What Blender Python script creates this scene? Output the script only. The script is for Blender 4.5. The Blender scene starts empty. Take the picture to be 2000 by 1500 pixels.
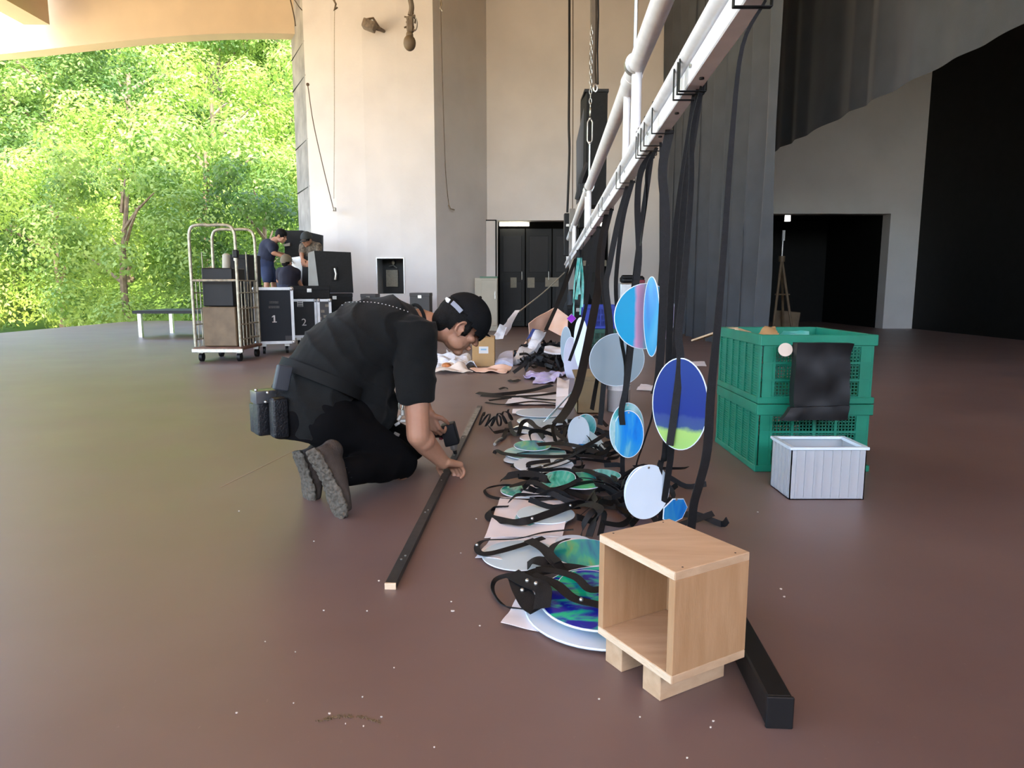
import bpy, bmesh, math, random
from mathutils import Vector as V, Matrix, noise, Quaternion
random.seed(7)
R = math.radians
sc = bpy.context.scene
COL = sc.collection

# ------------------------------------------------------------------ camera
FPX, PITCH, CAMH = 1350.0, R(8.01), 0.85
cam_d = bpy.data.cameras.new('camera'); cam = bpy.data.objects.new('camera', cam_d); COL.objects.link(cam)
cam.location = (0, 0, CAMH); cam.rotation_euler = (R(90) - PITCH, 0, 0)
cam_d.sensor_width = 36; cam_d.lens = 36 * FPX / 2000; cam_d.clip_end = 400; cam_d.clip_start = .02
sc.camera = cam
# ------------------------------------------------------------------ world, sun, exposure
w = bpy.data.worlds.new('world'); sc.world = w; w.use_nodes = True
nt = w.node_tree; bg = nt.nodes['Background']
sky = nt.nodes.new('ShaderNodeTexSky'); sky.sky_type = 'NISHITA'; sky.sun_disc = False
sky.sun_elevation = R(58); sky.sun_rotation = R(150); sky.air_density = 1.0; sky.dust_density = 2.5; sky.ozone_density = 1.0
nt.links.new(sky.outputs[0], bg.inputs[0]); bg.inputs[1].default_value = 0.42
sd = bpy.data.lights.new('sun', 'SUN'); sd.energy = 4.2; sd.angle = R(.6); sd.color = (1, .90, .74)
sun = bpy.data.objects.new('sun', sd); COL.objects.link(sun)
sun.rotation_euler = V((-.25, .62, -.80)).to_track_quat('-Z', 'Y').to_euler()
sc.view_settings.view_transform = 'Standard'; sc.view_settings.look = 'None'
sc.view_settings.exposure = 2.0; sc.view_settings.gamma = 1; sc.view_settings.use_curve_mapping = False
sc.cycles.max_bounces = 12; sc.cycles.diffuse_bounces = 7; sc.cycles.glossy_bounces = 4
sc.cycles.caustics_reflective = False; sc.cycles.caustics_refractive = False
sc.cycles.use_denoising = True

# ------------------------------------------------------------------ helpers: placement
cp, sp = math.cos(PITCH), math.sin(PITCH)
def ray(px, py):
    u, v = (px - 1000) / FPX, (750 - py) / FPX
    return V((u, cp + v * sp, -sp + v * cp))
def P(px, py, Y):
    d = ray(px, py); return V((0, 0, CAMH)) + d * (Y / d.y)
def G(px, py, z=0.0):
    d = ray(px, py); return V((0, 0, CAMH)) + d * ((z - CAMH) / d.z)

# ------------------------------------------------------------------ helpers: materials
def mat(name, col, rough=.6, metal=0., var=.0, vscale=8., bump=0., bscale=60., spec=.5, col2=None, stretch=(1, 1, 1), **kw):
    m = bpy.data.materials.new(name); m.use_nodes = True; n = m.node_tree; b = n.nodes['Principled BSDF']
    b.inputs['Roughness'].default_value = rough; b.inputs['Metallic'].default_value = metal
    b.inputs['Specular IOR Level'].default_value = spec
    c = (*col, 1)
    tc = n.nodes.new('ShaderNodeTexCoord'); mp = n.nodes.new('ShaderNodeMapping'); mp.inputs['Scale'].default_value = stretch
    n.links.new(tc.outputs['Object'], mp.inputs[0])
    ns = n.nodes.new('ShaderNodeTexNoise'); ns.inputs['Scale'].default_value = vscale; ns.inputs['Detail'].default_value = 4
    n.links.new(mp.outputs[0], ns.inputs['Vector'])
    rp = n.nodes.new('ShaderNodeValToRGB')
    c2 = (*col2, 1) if col2 else tuple(min(1, x * (1 + var)) for x in col) + (1,)
    c1 = c if col2 else tuple(x * (1 - var) for x in col) + (1,)
    rp.color_ramp.elements[0].position = .32; rp.color_ramp.elements[1].position = .68
    rp.color_ramp.elements[0].color = c1; rp.color_ramp.elements[1].color = c2
    n.links.new(ns.outputs[0], rp.inputs[0]); n.links.new(rp.outputs[0], b.inputs['Base Color'])
    if bump:
        n2 = n.nodes.new('ShaderNodeTexNoise'); n2.inputs['Scale'].default_value = bscale; n2.inputs['Detail'].default_value = 3
        n.links.new(mp.outputs[0], n2.inputs['Vector'])
        bp = n.nodes.new('ShaderNodeBump'); bp.inputs['Strength'].default_value = bump; bp.inputs['Distance'].default_value = .01
        n.links.new(n2.outputs[0], bp.inputs['Height']); n.links.new(bp.outputs[0], b.inputs['Normal'])
    for k, v in kw.items(): b.inputs[k.replace('_', ' ')].default_value = v
    return m
def film(name, cols, scale=3., stretch=(1, 1, 1), rot=(0, 0, 0), rough=.22, metal=.25, dist=.6, det=3):
    """iridescent film on acrylic: hard-edged bands of its own colours"""
    m = bpy.data.materials.new(name); m.use_nodes = True; n = m.node_tree; b = n.nodes['Principled BSDF']
    b.inputs['Roughness'].default_value = rough; b.inputs['Metallic'].default_value = metal
    b.inputs['Coat Weight'].default_value = .15; b.inputs['Coat Roughness'].default_value = .15
    tc = n.nodes.new('ShaderNodeTexCoord'); mp = n.nodes.new('ShaderNodeMapping')
    mp.inputs['Scale'].default_value = stretch; mp.inputs['Rotation'].default_value = rot
    n.links.new(tc.outputs['Object'], mp.inputs[0])
    ns = n.nodes.new('ShaderNodeTexNoise'); ns.inputs['Scale'].default_value = scale; ns.inputs['Detail'].default_value = det
    ns.inputs['Distortion'].default_value = dist
    n.links.new(mp.outputs[0], ns.inputs['Vector'])
    rp = n.nodes.new('ShaderNodeValToRGB'); e = rp.color_ramp.elements
    lo, hi = .30, .70
    e[0].position = lo; e[0].color = (*cols[0], 1); e[1].position = hi; e[1].color = (*cols[-1], 1)
    for i, c in enumerate(cols[1:-1], 1):
        el = e.new(lo + (hi - lo) * i / (len(cols) - 1)); el.color = (*c, 1)
    n.links.new(ns.outputs[0], rp.inputs[0]); n.links.new(rp.outputs[0], b.inputs['Base Color'])
    return m
def bands(name, stops, axis=2, rough=.2, metal=.2, wob=.05, const=False):
    """colour stops along one object axis with a brushed, uneven border. stops: [(pos, col)] positions in metres from the thing's base"""
    m = bpy.data.materials.new(name); m.use_nodes = True; n = m.node_tree; b = n.nodes['Principled BSDF']
    b.inputs['Roughness'].default_value = rough; b.inputs['Metallic'].default_value = metal
    b.inputs['Coat Weight'].default_value = .15; b.inputs['Coat Roughness'].default_value = .1
    tc = n.nodes.new('ShaderNodeTexCoord'); sx = n.nodes.new('ShaderNodeSeparateXYZ'); n.links.new(tc.outputs['Object'], sx.inputs[0])
    ns = n.nodes.new('ShaderNodeTexNoise'); ns.inputs['Scale'].default_value = 30; ns.inputs['Detail'].default_value = 4
    n.links.new(tc.outputs['Object'], ns.inputs['Vector'])
    ma = n.nodes.new('ShaderNodeMath'); ma.operation = 'MULTIPLY_ADD'; ma.inputs[1].default_value = wob
    n.links.new(ns.outputs[0], ma.inputs[0]); n.links.new(sx.outputs[axis], ma.inputs[2])
    lo = stops[0][0]; hi = stops[-1][0]
    mr = n.nodes.new('ShaderNodeMapRange'); mr.inputs[1].default_value = lo + wob / 2; mr.inputs[2].default_value = hi + wob / 2
    n.links.new(ma.outputs[0], mr.inputs[0])
    rp = n.nodes.new('ShaderNodeValToRGB'); e = rp.color_ramp.elements
    rp.color_ramp.interpolation = 'LINEAR'
    e[0].position = 0; e[0].color = (*stops[0][1], 1); e[1].position = 1; e[1].color = (*stops[-1][1], 1)
    for p, c in stops[1:-1]:
        el = e.new((p - lo) / (hi - lo)); el.color = (*c, 1)
    n.links.new(mr.outputs[0], rp.inputs[0]); n.links.new(rp.outputs[0], b.inputs['Base Color'])
    return m
def emit(name, col, s):
    m = bpy.data.materials.new(name); m.use_nodes = True; b = m.node_tree.nodes['Principled BSDF']
    b.inputs['Base Color'].default_value = (*col, 1); b.inputs['Emission Color'].default_value = (*col, 1); b.inputs['Emission Strength'].default_value = s
    return m

# ------------------------------------------------------------------ helpers: mesh building
def BM(): return bmesh.new()
def box(bm, c, s, rot=None, bev=0., seg=1):
    r = bmesh.ops.create_cube(bm, size=1); vs = r['verts']
    M = Matrix.Translation(V(c)) @ (rot.to_4x4() if rot is not None else Matrix.Identity(4)) @ Matrix.Diagonal((*s, 1))
    bmesh.ops.transform(bm, matrix=M, verts=vs)
    if bev:
        es = list({e for v in vs for e in v.link_edges})
        bmesh.ops.bevel(bm, geom=es, offset=bev, segments=seg, affect='EDGES', profile=.6)
    return bm
def box2(bm, a, b, **k):
    a, b = V(a), V(b); return box(bm, (a + b) / 2, [abs(x) for x in (b - a)], **k)
def frame(d):
    d = V(d).normalized(); u = d.orthogonal().normalized() if abs(d.z) > .95 else V((0, 0, 1)).cross(d).normalized()
    return d, u, d.cross(u)
def tube(bm, pts, r, seg=8, closed=False, caps=True):
    pts = [V(p) for p in pts]; n = len(pts); rs = r if isinstance(r, (list, tuple)) else [r] * n
    rings = []; u = None
    for i, p in enumerate(pts):
        if closed: d = pts[(i + 1) % n] - pts[i - 1]
        else: d = pts[min(i + 1, n - 1)] - pts[max(i - 1, 0)]
        if d.length < 1e-9: d = V((0, 0, 1))
        d.normalize()
        if u is None: u = frame(d)[1]
        else:
            u = u - d * u.dot(d)
            u = u.normalized() if u.length > 1e-6 else frame(d)[1]
        w_ = d.cross(u)
        rings.append([bm.verts.new(p + (u * math.cos(a) + w_ * math.sin(a)) * rs[i]) for a in [2 * math.pi * k / seg for k in range(seg)]])
    m = n if closed else n - 1
    for i in range(m):
        A, B = rings[i], rings[(i + 1) % n]
        for k in range(seg): bm.faces.new((A[k], A[(k + 1) % seg], B[(k + 1) % seg], B[k]))
    if caps and not closed:
        bm.faces.new(rings[0][::-1]); bm.faces.new(rings[-1])
    return bm
def loft(bm, rings):
    """rings: (centre, a_vec, b_vec) ellipses"""
    seg = 28; L = []
    for c, a, b in rings:
        c, a, b = V(c), V(a), V(b)
        L.append([bm.verts.new(c + a * math.cos(t) + b * math.sin(t)) for t in [2 * math.pi * k / seg for k in range(seg)]])
    for A, B in zip(L, L[1:]):
        for k in range(seg): bm.faces.new((A[k], A[(k + 1) % seg], B[(k + 1) % seg], B[k]))
    bm.faces.new(L[0][::-1]); bm.faces.new(L[-1]); return bm
def ball(bm, c, r, rot=None, u=16, v=10):
    s = r if isinstance(r, (list, tuple)) else (r, r, r); c = V(c)
    M3 = (rot if rot is not None else Matrix.Identity(3)) @ Matrix.Diagonal(s)
    top = bm.verts.new(c + M3 @ V((0, 0, 1))); bot = bm.verts.new(c - M3 @ V((0, 0, 1))); rows = []
    for j in range(1, v):
        t = math.pi * j / v; rows.append([bm.verts.new(c + M3 @ V((math.sin(t) * math.cos(2 * math.pi * i / u), math.sin(t) * math.sin(2 * math.pi * i / u), math.cos(t)))) for i in range(u)])
    for i in range(u):
        k = (i + 1) % u; bm.faces.new((top, rows[0][i], rows[0][k])); bm.faces.new((bot, rows[-1][k], rows[-1][i]))
        for A, B in zip(rows, rows[1:]): bm.faces.new((A[i], B[i], B[k], A[k]))
    return bm
def ribbon(bm, pts, width, side=None, thick=.0022, sides=None):
    """flat webbing along pts; side(i) gives the width direction"""
    pts = [V(p) for p in pts]; n = len(pts); L = []
    for i, p in enumerate(pts):
        d = (pts[min(i + 1, n - 1)] - pts[max(i - 1, 0)]).normalized()
        s = V(sides[i]) if sides else (V(side) if side is not None else V((0, 0, 1)).cross(d))
        s = s - d * s.dot(d)
        s = s.normalized() if s.length > 1e-5 else frame(d)[1]
        nn = d.cross(s).normalized() * thick / 2
        wv = s * (width[i] if isinstance(width, (list, tuple)) else width) / 2
        L.append([bm.verts.new(p + q) for q in (-wv - nn, wv - nn, wv + nn, -wv + nn)])
    for A, B in zip(L, L[1:]):
        for k in range(4): bm.faces.new((A[k], A[(k + 1) % 4], B[(k + 1) % 4], B[k]))
    bm.faces.new(L[0][::-1]); bm.faces.new(L[-1]); return bm
def plate(bm, c, n, rx, ry, up, th=.004, seg=40, wob=0.):
    """round or oval acrylic plate; n = face normal, up = direction of ry"""
    n = V(n).normalized(); up = V(up); up = (up - n * up.dot(n)).normalized(); rt = up.cross(n)
    T, B = [], []
    for k in range(seg):
        a = 2 * math.pi * k / seg; q = V(c) + rt * rx * math.cos(a) + up * ry * math.sin(a) + n * wob * math.sin(2 * a)
        T.append(bm.verts.new(q + n * th / 2)); B.append(bm.verts.new(q - n * th / 2))
    bm.faces.new(T); bm.faces.new(B[::-1])
    for k in range(seg): bm.faces.new((B[k], B[(k + 1) % seg], T[(k + 1) % seg], T[k]))
    return bm
def sheet(bm, corners, th=.0012, nx=10, ny=10, amp=.0, sc_=6., seed=0.):
    """bilinear patch with crumple noise; corners a b c d in order"""
    a, b, c, d = [V(x) for x in corners]; nrm = (b - a).cross(d - a).normalized()
    g1, g2 = [], []
    for j in range(ny + 1):
        r1, r2 = [], []
        for i in range(nx + 1):
            s, t = i / nx, j / ny
            p = (a * (1 - s) + b * s) * (1 - t) + (d * (1 - s) + c * s) * t
            p = p + nrm * amp * (abs(noise.noise(p * sc_ + V((seed, 0, 0)))) * 1.6)
            r1.append(bm.verts.new(p + nrm * th / 2)); r2.append(bm.verts.new(p - nrm * th / 2))
        g1.append(r1); g2.append(r2)
    for j in range(ny):
        for i in range(nx):
            bm.faces.new((g1[j][i], g1[j][i + 1], g1[j + 1][i + 1], g1[j + 1][i]))
            bm.faces.new((g2[j][i], g2[j + 1][i], g2[j + 1][i + 1], g2[j][i + 1]))
    for j in range(ny):
        for i in (0, nx): bm.faces.new((g1[j][i], g1[j + 1][i], g2[j + 1][i], g2[j][i]))
    for i in range(nx):
        for j in (0, ny): bm.faces.new((g1[j][i], g1[j][i + 1], g2[j][i + 1], g2[j][i]))
    return bm
def smooth_path(pts, n=6):
    pts = [V(p) for p in pts]
    if len(pts) < 3: return pts
    out = []; q = [pts[0] * 2 - pts[1]] + pts + [pts[-1] * 2 - pts[-2]]
    for i in range(1, len(q) - 2):
        a, b, c, d = q[i - 1:i + 3]
        for k in range(n):
            t = k / n
            out.append(.5 * ((2 * b) + (c - a) * t + (2 * a - 5 * b + 4 * c - d) * t * t + (3 * b - a - 3 * c + d) * t ** 3))
    out.append(pts[-1]); return out
def to_mesh(bm, name, ang=35, smooth=True):
    bmesh.ops.recalc_face_normals(bm, faces=bm.faces)
    for f in bm.faces: f.smooth = smooth
    if smooth:
        for e in bm.edges:
            if len(e.link_faces) == 2 and e.calc_face_angle(0) > R(ang): e.smooth = False
    me = bpy.data.meshes.new(name); bm.to_mesh(me); bm.free(); return me
def remesh(bm, voxel, it=6, fac=.5, fold=None):
    """fuse overlapping solids into one continuous skin, then relax it"""
    me = to_mesh(bm, 'tmp', smooth=False); o = bpy.data.objects.new('tmp', me); COL.objects.link(o)
    m = o.modifiers.new('r', 'REMESH'); m.mode = 'VOXEL'; m.voxel_size = voxel
    s = o.modifiers.new('s', 'SMOOTH'); s.factor = fac; s.iterations = it
    dg = bpy.context.evaluated_depsgraph_get(); r = bpy.data.meshes.new_from_object(o.evaluated_get(dg))
    bpy.data.objects.remove(o); bpy.data.meshes.remove(me)
    if fold:
        n = len(r.vertices); co = [0.0] * (3 * n); no = [0.0] * (3 * n); r.vertices.foreach_get('co', co); r.vertices.foreach_get('normal', no); out = []
        for i in range(n): out.extend(fold(V(co[3 * i:3 * i + 3]), V(no[3 * i:3 * i + 3])))
        r.vertices.foreach_set('co', out)
    r.polygons.foreach_set('use_smooth', [True] * len(r.polygons)); r.update(); return r

class Thing:
    """an Empty at the thing's base that parents its parts"""
    def __init__(s, name, label, cat, group=None, kind=None):
        s.name, s.label, s.cat, s.group, s.kind = name, label, cat, group, kind; s.parts = []
    def add(s, name, geo, m, parent=None, label=None, kind=None, **k):
        me = to_mesh(geo, name, **k) if isinstance(geo, bmesh.types.BMesh) else geo
        me.materials.clear(); me.materials.append(m)
        o = bpy.data.objects.new(name, me); COL.objects.link(o)
        if label: o['label'] = label
        if kind: o['kind'] = kind
        s.parts.append((o, parent)); return o
    def done(s, loc=None):
        if loc is None:
            lo = V((1e9,) * 3); hi = V((-1e9,) * 3)
            for o, _ in s.parts:
                for v in o.data.vertices:
                    for k in range(3): lo[k] = min(lo[k], v.co[k]); hi[k] = max(hi[k], v.co[k])
            loc = V(((lo.x + hi.x) / 2, (lo.y + hi.y) / 2, lo.z))
        if len(s.parts) == 1:
            o = s.parts[0][0]; o.name = s.name; o.data.transform(Matrix.Translation(-V(loc))); o.location = loc; root = o
        else:
            root = bpy.data.objects.new(s.name, None); COL.objects.link(root); root.location = loc; root.empty_display_size = .05
            done_ = set()
            for o, par in s.parts:
                if id(o.data) not in done_:
                    o.data.transform(Matrix.Translation(-V(loc))); done_.add(id(o.data))
                o.parent = par if par else root
        if s.label: root['label'] = s.label
        if s.cat: root['category'] = s.cat
        if s.group: root['group'] = s.group
        if s.kind: root['kind'] = s.kind
        s.root = root; return root
def single(name, geo, m, label, cat, group=None, kind=None, loc=None, **k):
    t = Thing(name, label, cat, group, kind); t.add(name, geo, m, **k); return t.done(loc)
def struct(name, geo, m, parent=None, label=None, **k):
    me = to_mesh(geo, name, **k) if isinstance(geo, bmesh.types.BMesh) else geo
    me.materials.clear(); me.materials.append(m); o = bpy.data.objects.new(name, me); COL.objects.link(o)
    if parent: o.parent = parent
    else: o['kind'] = 'structure'
    if label: o['label'] = label
    return o
def copy_tree(root, delta, label=None, rotz=0):
    def cp_(o, par):
        c = o.copy(); COL.objects.link(c); c.parent = par
        for ch in o.children: cp_(ch, c)
        return c
    r = cp_(root, None); r.location = root.location + V(delta)
    if rotz: r.rotation_euler.z = rotz
    if label: r['label'] = label
    return r

# ------------------------------------------------------------------ materials
M = {}
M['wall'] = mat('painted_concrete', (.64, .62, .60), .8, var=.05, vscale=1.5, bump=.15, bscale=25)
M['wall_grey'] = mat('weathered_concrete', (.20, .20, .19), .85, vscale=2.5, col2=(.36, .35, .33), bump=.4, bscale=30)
M['ceiling'] = mat('tan_ceiling', (.62, .40, .14), .8, var=.06, vscale=2)
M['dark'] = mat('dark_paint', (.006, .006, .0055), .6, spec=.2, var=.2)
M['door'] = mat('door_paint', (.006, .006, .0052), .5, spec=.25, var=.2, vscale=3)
M['black'] = mat('black_plastic', (.006, .006, .0065), .5, spec=.3, var=.2)
M['blackm'] = mat('black_metal', (.008, .008, .0085), .5, spec=.3, metal=0., var=.2, vscale=20)
M['blackbox'] = mat('speaker_paint', (.010, .0105, .0105), .65, spec=.25, var=.2, vscale=30, bump=.3, bscale=200)
M['steel'] = mat('galvanised_steel', (.48, .47, .43), .35, metal=.85, var=.2, vscale=30)
M['cage'] = mat('worn_cage_steel', (.40, .37, .28), .45, metal=.6, var=.3, vscale=20)
M['alu'] = mat('case_aluminium', (.55, .56, .56), .4, metal=.6, var=.1, vscale=10)
M['white_paint'] = mat('white_truss_paint', (.90, .90, .90), .4, var=.05, vscale=20)
M['curtain'] = mat('grey_black_drape', (.050, .056, .064), .85, var=.12, vscale=3, bump=.2, bscale=150, Sheen_Weight=.25, Sheen_Roughness=.4)
M['strap'] = mat('black_webbing', (.006, .006, .0068), .6, var=.3, vscale=80, bump=.3, bscale=500, spec=.3)
M['cloth_black'] = mat('black_cotton', (.0085, .0095, .0095), .9, spec=.15, var=.15, vscale=12, bump=.25, bscale=300, Sheen_Weight=.05)
M['trouser'] = mat('black_trouser_cloth', (.0035, .0035, .004), .95, spec=.1, var=.2, vscale=12)
M['navy'] = mat('navy_cloth', (.012, .017, .04), .85, var=.2)
M['cap'] = mat('black_cap_twill', (.007, .0075, .0085), .85, spec=.15, var=.2, vscale=40, bump=.3, bscale=400)
M['leather'] = mat('black_leather', (.007, .0075, .009), .4, spec=.35, var=.2, vscale=20, bump=.3, bscale=120)
M['skin'] = mat('skin', (.44, .235, .145), .55, vscale=9, col2=(.37, .18, .11), Subsurface_Weight=.05, bump=.08, bscale=90)
M['hair'] = mat('dark_hair', (.005, .0045, .004), .75, spec=.2, var=.3, vscale=60, bump=.5, bscale=200)
M['floor_hair'] = M['hair']
M['ply'] = mat('birch_wood', (.47, .31, .18), .55, vscale=3, col2=(.56, .385, .235), stretch=(2, 14, 14), bump=.08, bscale=30)
M['ply_shade'] = mat('birch_wood_vertical_shade', (.38, .215, .10), .55, vscale=3, col2=(.46, .28, .145), stretch=(14, 14, 2), bump=.08, bscale=30)  # darker birch: shade of the box's sides and inside put into the colour
M['ply_edge'] = mat('cut_plywood_edge', (.66, .50, .33), .7, vscale=25, col2=(.76, .60, .42), stretch=(1, 1, 4), bump=.3, bscale=90)
M['card'] = mat('cardboard', (.42, .26, .11), .8, var=.08, vscale=5)
M['card2'] = mat('khaki_cardboard', (.22, .165, .09), .8, var=.08, vscale=5)
M['green'] = mat('green_crate_plastic', (.008, .19, .115), .38, var=.12, vscale=10)
M['blue'] = mat('blue_crate_plastic', (.012, .035, .33), .4, var=.12, vscale=10)
M['paper'] = mat('white_paper', (.76, .74, .75), .7, var=.05, vscale=5)
M['paper_pink'] = mat('peach_paper', (.74, .45, .30), .65, vscale=7, col2=(.80, .55, .42))
M['bag'] = mat('translucent_plastic_bag', (.60, .64, .70), .3, vscale=14, col2=(.78, .80, .83), bump=.5, bscale=35)
M['pale'] = mat('sky_tint_pale_acrylic', (.55, .70, .76), .22, var=.04, vscale=3, Coat_Weight=.5)  # mirrored sky mixed into the base colour as pale blue
M['greydisc'] = mat('blue_grey_acrylic', (.27, .35, .40), .25, var=.06, vscale=3, Coat_Weight=.4)
M['whitedisc'] = mat('sky_tint_white_acrylic', (.66, .76, .84), .25, var=.04, vscale=3, Coat_Weight=.5)  # blue tint in the white stands in for reflected sky
M['lilac'] = mat('lilac_film', (.45, .36, .75), .3, vscale=8, col2=(.62, .62, .75))
M['violet'] = mat('violet_film', (.32, .03, .60), .3, var=.2)
M['aqua'] = mat('aqua_film', (.03, .42, .38), .3, vscale=14, col2=(.25, .62, .56))
M['clear'] = mat('clear_plastic', (.80, .84, .88), .2, Transmission_Weight=.5, IOR=1.3)
M['beige'] = mat('beige_cabinet_paint', (.46, .43, .34), .5, vscale=4, col2=(.40, .37, .29))
M['notice'] = mat('notice_paper', (.26, .24, .18), .6, vscale=30, col2=(.20, .18, .14))
M['label'] = mat('white_label', (.62, .62, .60), .6, var=.05)
M['chip'] = mat('pale_debris', (.62, .57, .50), .7, var=.2)
M['sole'] = mat('grey_rubber_sole', (.13, .115, .092), .9, spec=.2, vscale=90, col2=(.075, .066, .052), bump=.6, bscale=90)
M['suede'] = mat('brown_grey_suede', (.050, .038, .030), .9, var=.25, vscale=14, bump=.3, bscale=150)
M['wood_dark'] = mat('dim_wood', (.16, .11, .06), .6, var=.2)
M['rope'] = mat('pale_rope', (.42, .38, .30), .8, var=.2, vscale=50)
M['browncable'] = mat('brown_grey_webbing', (.10, .075, .05), .7, var=.2)
M['lamp'] = emit('fluorescent_tube', (1, .93, .72), 3.0)
M['spot'] = emit('small_spotlight', (1, .97, .9), 1.5)
M['red'] = mat('red_plastic', (.20, .015, .03), .5, var=.1)
M['bark'] = mat('bark', (.16, .12, .08), .9, var=.3, vscale=8)
M['camo'] = mat('camouflage_cloth', (.20, .17, .13), .9, vscale=30, col2=(.06, .05, .04))
IR1 = film('blue_green_film', [(.012, .005, .42), (.01, .02, .42), (.012, .02, .40), (.02, .28, .42), (.01, .58, .30), (.01, .62, .32), (.02, .25, .40)], 9, (1.2, 2.6, .4), rot=(0, 0, .6), dist=.8, det=6)
IR2 = film('teal_film', [(.01, .12, .30), (.02, .30, .42), (.03, .45, .38), (.10, .58, .30), (.25, .50, .20)], 9, (2.2, .5, 1), dist=.5)
IR3 = film('green_film', [(.01, .10, .10), (.02, .34, .25), (.06, .50, .40), (.22, .55, .48), (.01, .16, .16)], 7, (2, .8, 1), dist=1.5)
IR4 = film('turquoise_white_film', [(.02, .30, .34), (.12, .50, .50), (.45, .68, .70), (.04, .42, .36)], 8, (.6, 3, 1), dist=.4)
IR_BLUE = film('bright_blue_film', [(.01, .17, .62), (.01, .24, .74), (.04, .34, .70), (.25, .60, .66)], 6, (2.5, 2.5, .6), dist=.8)
IR_CY = film('cyan_film', [(.005, .10, .38), (.01, .18, .46), (.02, .28, .52), (.08, .36, .56)], 4, (2.5, 2.5, .5), dist=.4)

def floor_mat():
    m = mat('brown_painted_stage_floor', (.128, .080, .071), .38, spec=.9, vscale=1.3, col2=(.160, .105, .094), bump=.05, bscale=7)
    n = m.node_tree; b = n.nodes['Principled BSDF']
    tc = n.nodes.new('ShaderNodeTexCoord')
    # fine speckles of dust and worn scratches
    ns = n.nodes.new('ShaderNodeTexNoise'); ns.inputs['Scale'].default_value = 55; ns.inputs['Detail'].default_value = 5; ns.inputs['Roughness'].default_value = .7
    mp = n.nodes.new('ShaderNodeMapping'); mp.inputs['Scale'].default_value = (1.6, .8, 1); n.links.new(tc.outputs['Object'], mp.inputs[0]); n.links.new(mp.outputs[0], ns.inputs['Vector'])
    r = n.nodes.new('ShaderNodeValToRGB'); r.color_ramp.elements[0].position = .66; r.color_ramp.elements[1].position = .80
    n.links.new(ns.outputs[0], r.inputs[0])
    n3 = n.nodes.new('ShaderNodeTexNoise'); n3.inputs['Scale'].default_value = 2.2; n3.inputs['Detail'].default_value = 6; n.links.new(tc.outputs['Object'], n3.inputs['Vector'])
    r3 = n.nodes.new('ShaderNodeValToRGB'); r3.color_ramp.elements[0].position = .4; r3.color_ramp.elements[1].position = .75
    r3.color_ramp.elements[1].color = (.5, .5, .5, 1)
    n.links.new(n3.outputs[0], r3.inputs[0])
    base = b.inputs['Base Color'].links[0].from_socket
    m1 = n.nodes.new('ShaderNodeMix'); m1.data_type = 'RGBA'; n.links.new(r3.outputs[0], m1.inputs[0]); n.links.new(base, m1.inputs[6]); m1.inputs[7].default_value = (.19, .125, .108, 1)
    m2 = n.nodes.new('ShaderNodeMix'); m2.data_type = 'RGBA'; mm = n.nodes.new('ShaderNodeMath'); mm.operation = 'MULTIPLY'; mm.inputs[1].default_value = .35
    n.links.new(r.outputs[0], mm.inputs[0]); n.links.new(mm.outputs[0], m2.inputs[0]); n.links.new(m1.outputs[2], m2.inputs[6]); m2.inputs[7].default_value = (.42, .35, .31, 1)
    n.links.new(m2.outputs[2], b.inputs['Base Color'])
    rr = n.nodes.new('ShaderNodeMapRange'); rr.inputs[3].default_value = .36; rr.inputs[4].default_value = .48
    n.links.new(n3.outputs[0], rr.inputs[0]); n.links.new(rr.outputs[0], b.inputs['Roughness'])
    return m
M['floor'] = floor_mat()

# ================================================================== THE SETTING
def prism(bm, pts, z0, z1):
    lo = [bm.verts.new((x, y, z0)) for x, y in pts]; hi = [bm.verts.new((x, y, z1)) for x, y in pts]
    n = len(pts)
    bm.faces.new(lo[::-1]); bm.faces.new(hi)
    for i in range(n): bm.faces.new((lo[i], lo[(i + 1) % n], hi[(i + 1) % n], hi[i]))
    return bm
def cut(bm, cutters, name):
    a = bpy.data.objects.new('a', to_mesh(bm, 'a', smooth=False)); COL.objects.link(a); tmp = [a]
    for c in cutters:
        b = bpy.data.objects.new('b', to_mesh(c, 'b', smooth=False)); COL.objects.link(b); tmp.append(b)
        md = a.modifiers.new('x', 'BOOLEAN'); md.operation = 'DIFFERENCE'; md.object = b; md.solver = 'EXACT'
    me = bpy.data.meshes.new_from_object(a.evaluated_get(bpy.context.evaluated_depsgraph_get())); me.name = name
    for o in tmp: bpy.data.objects.remove(o)
    me.polygons.foreach_set('use_smooth', [False] * len(me.polygons)); return me
struct('floor', box2(BM(), (-9.5, -8, -.25), (8.5, 17.5, 0)), M['floor'])
struct('ceiling', box2(BM(), (-9.2, -8.5, 7.2), (8.5, 17.5, 7.5)), M['ceiling'])
struct('wall_right', box2(BM(), (8.2, -8, 0), (8.5, 17.5, 7.2)), M['dark'])
struct('wall_front_light_block', box2(BM(), (-3.0, -8.3, 0), (8.2, -8, 3.2)), M['wall_grey'])  # unseen wall, added and cut low and short to shape the incoming light
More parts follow.
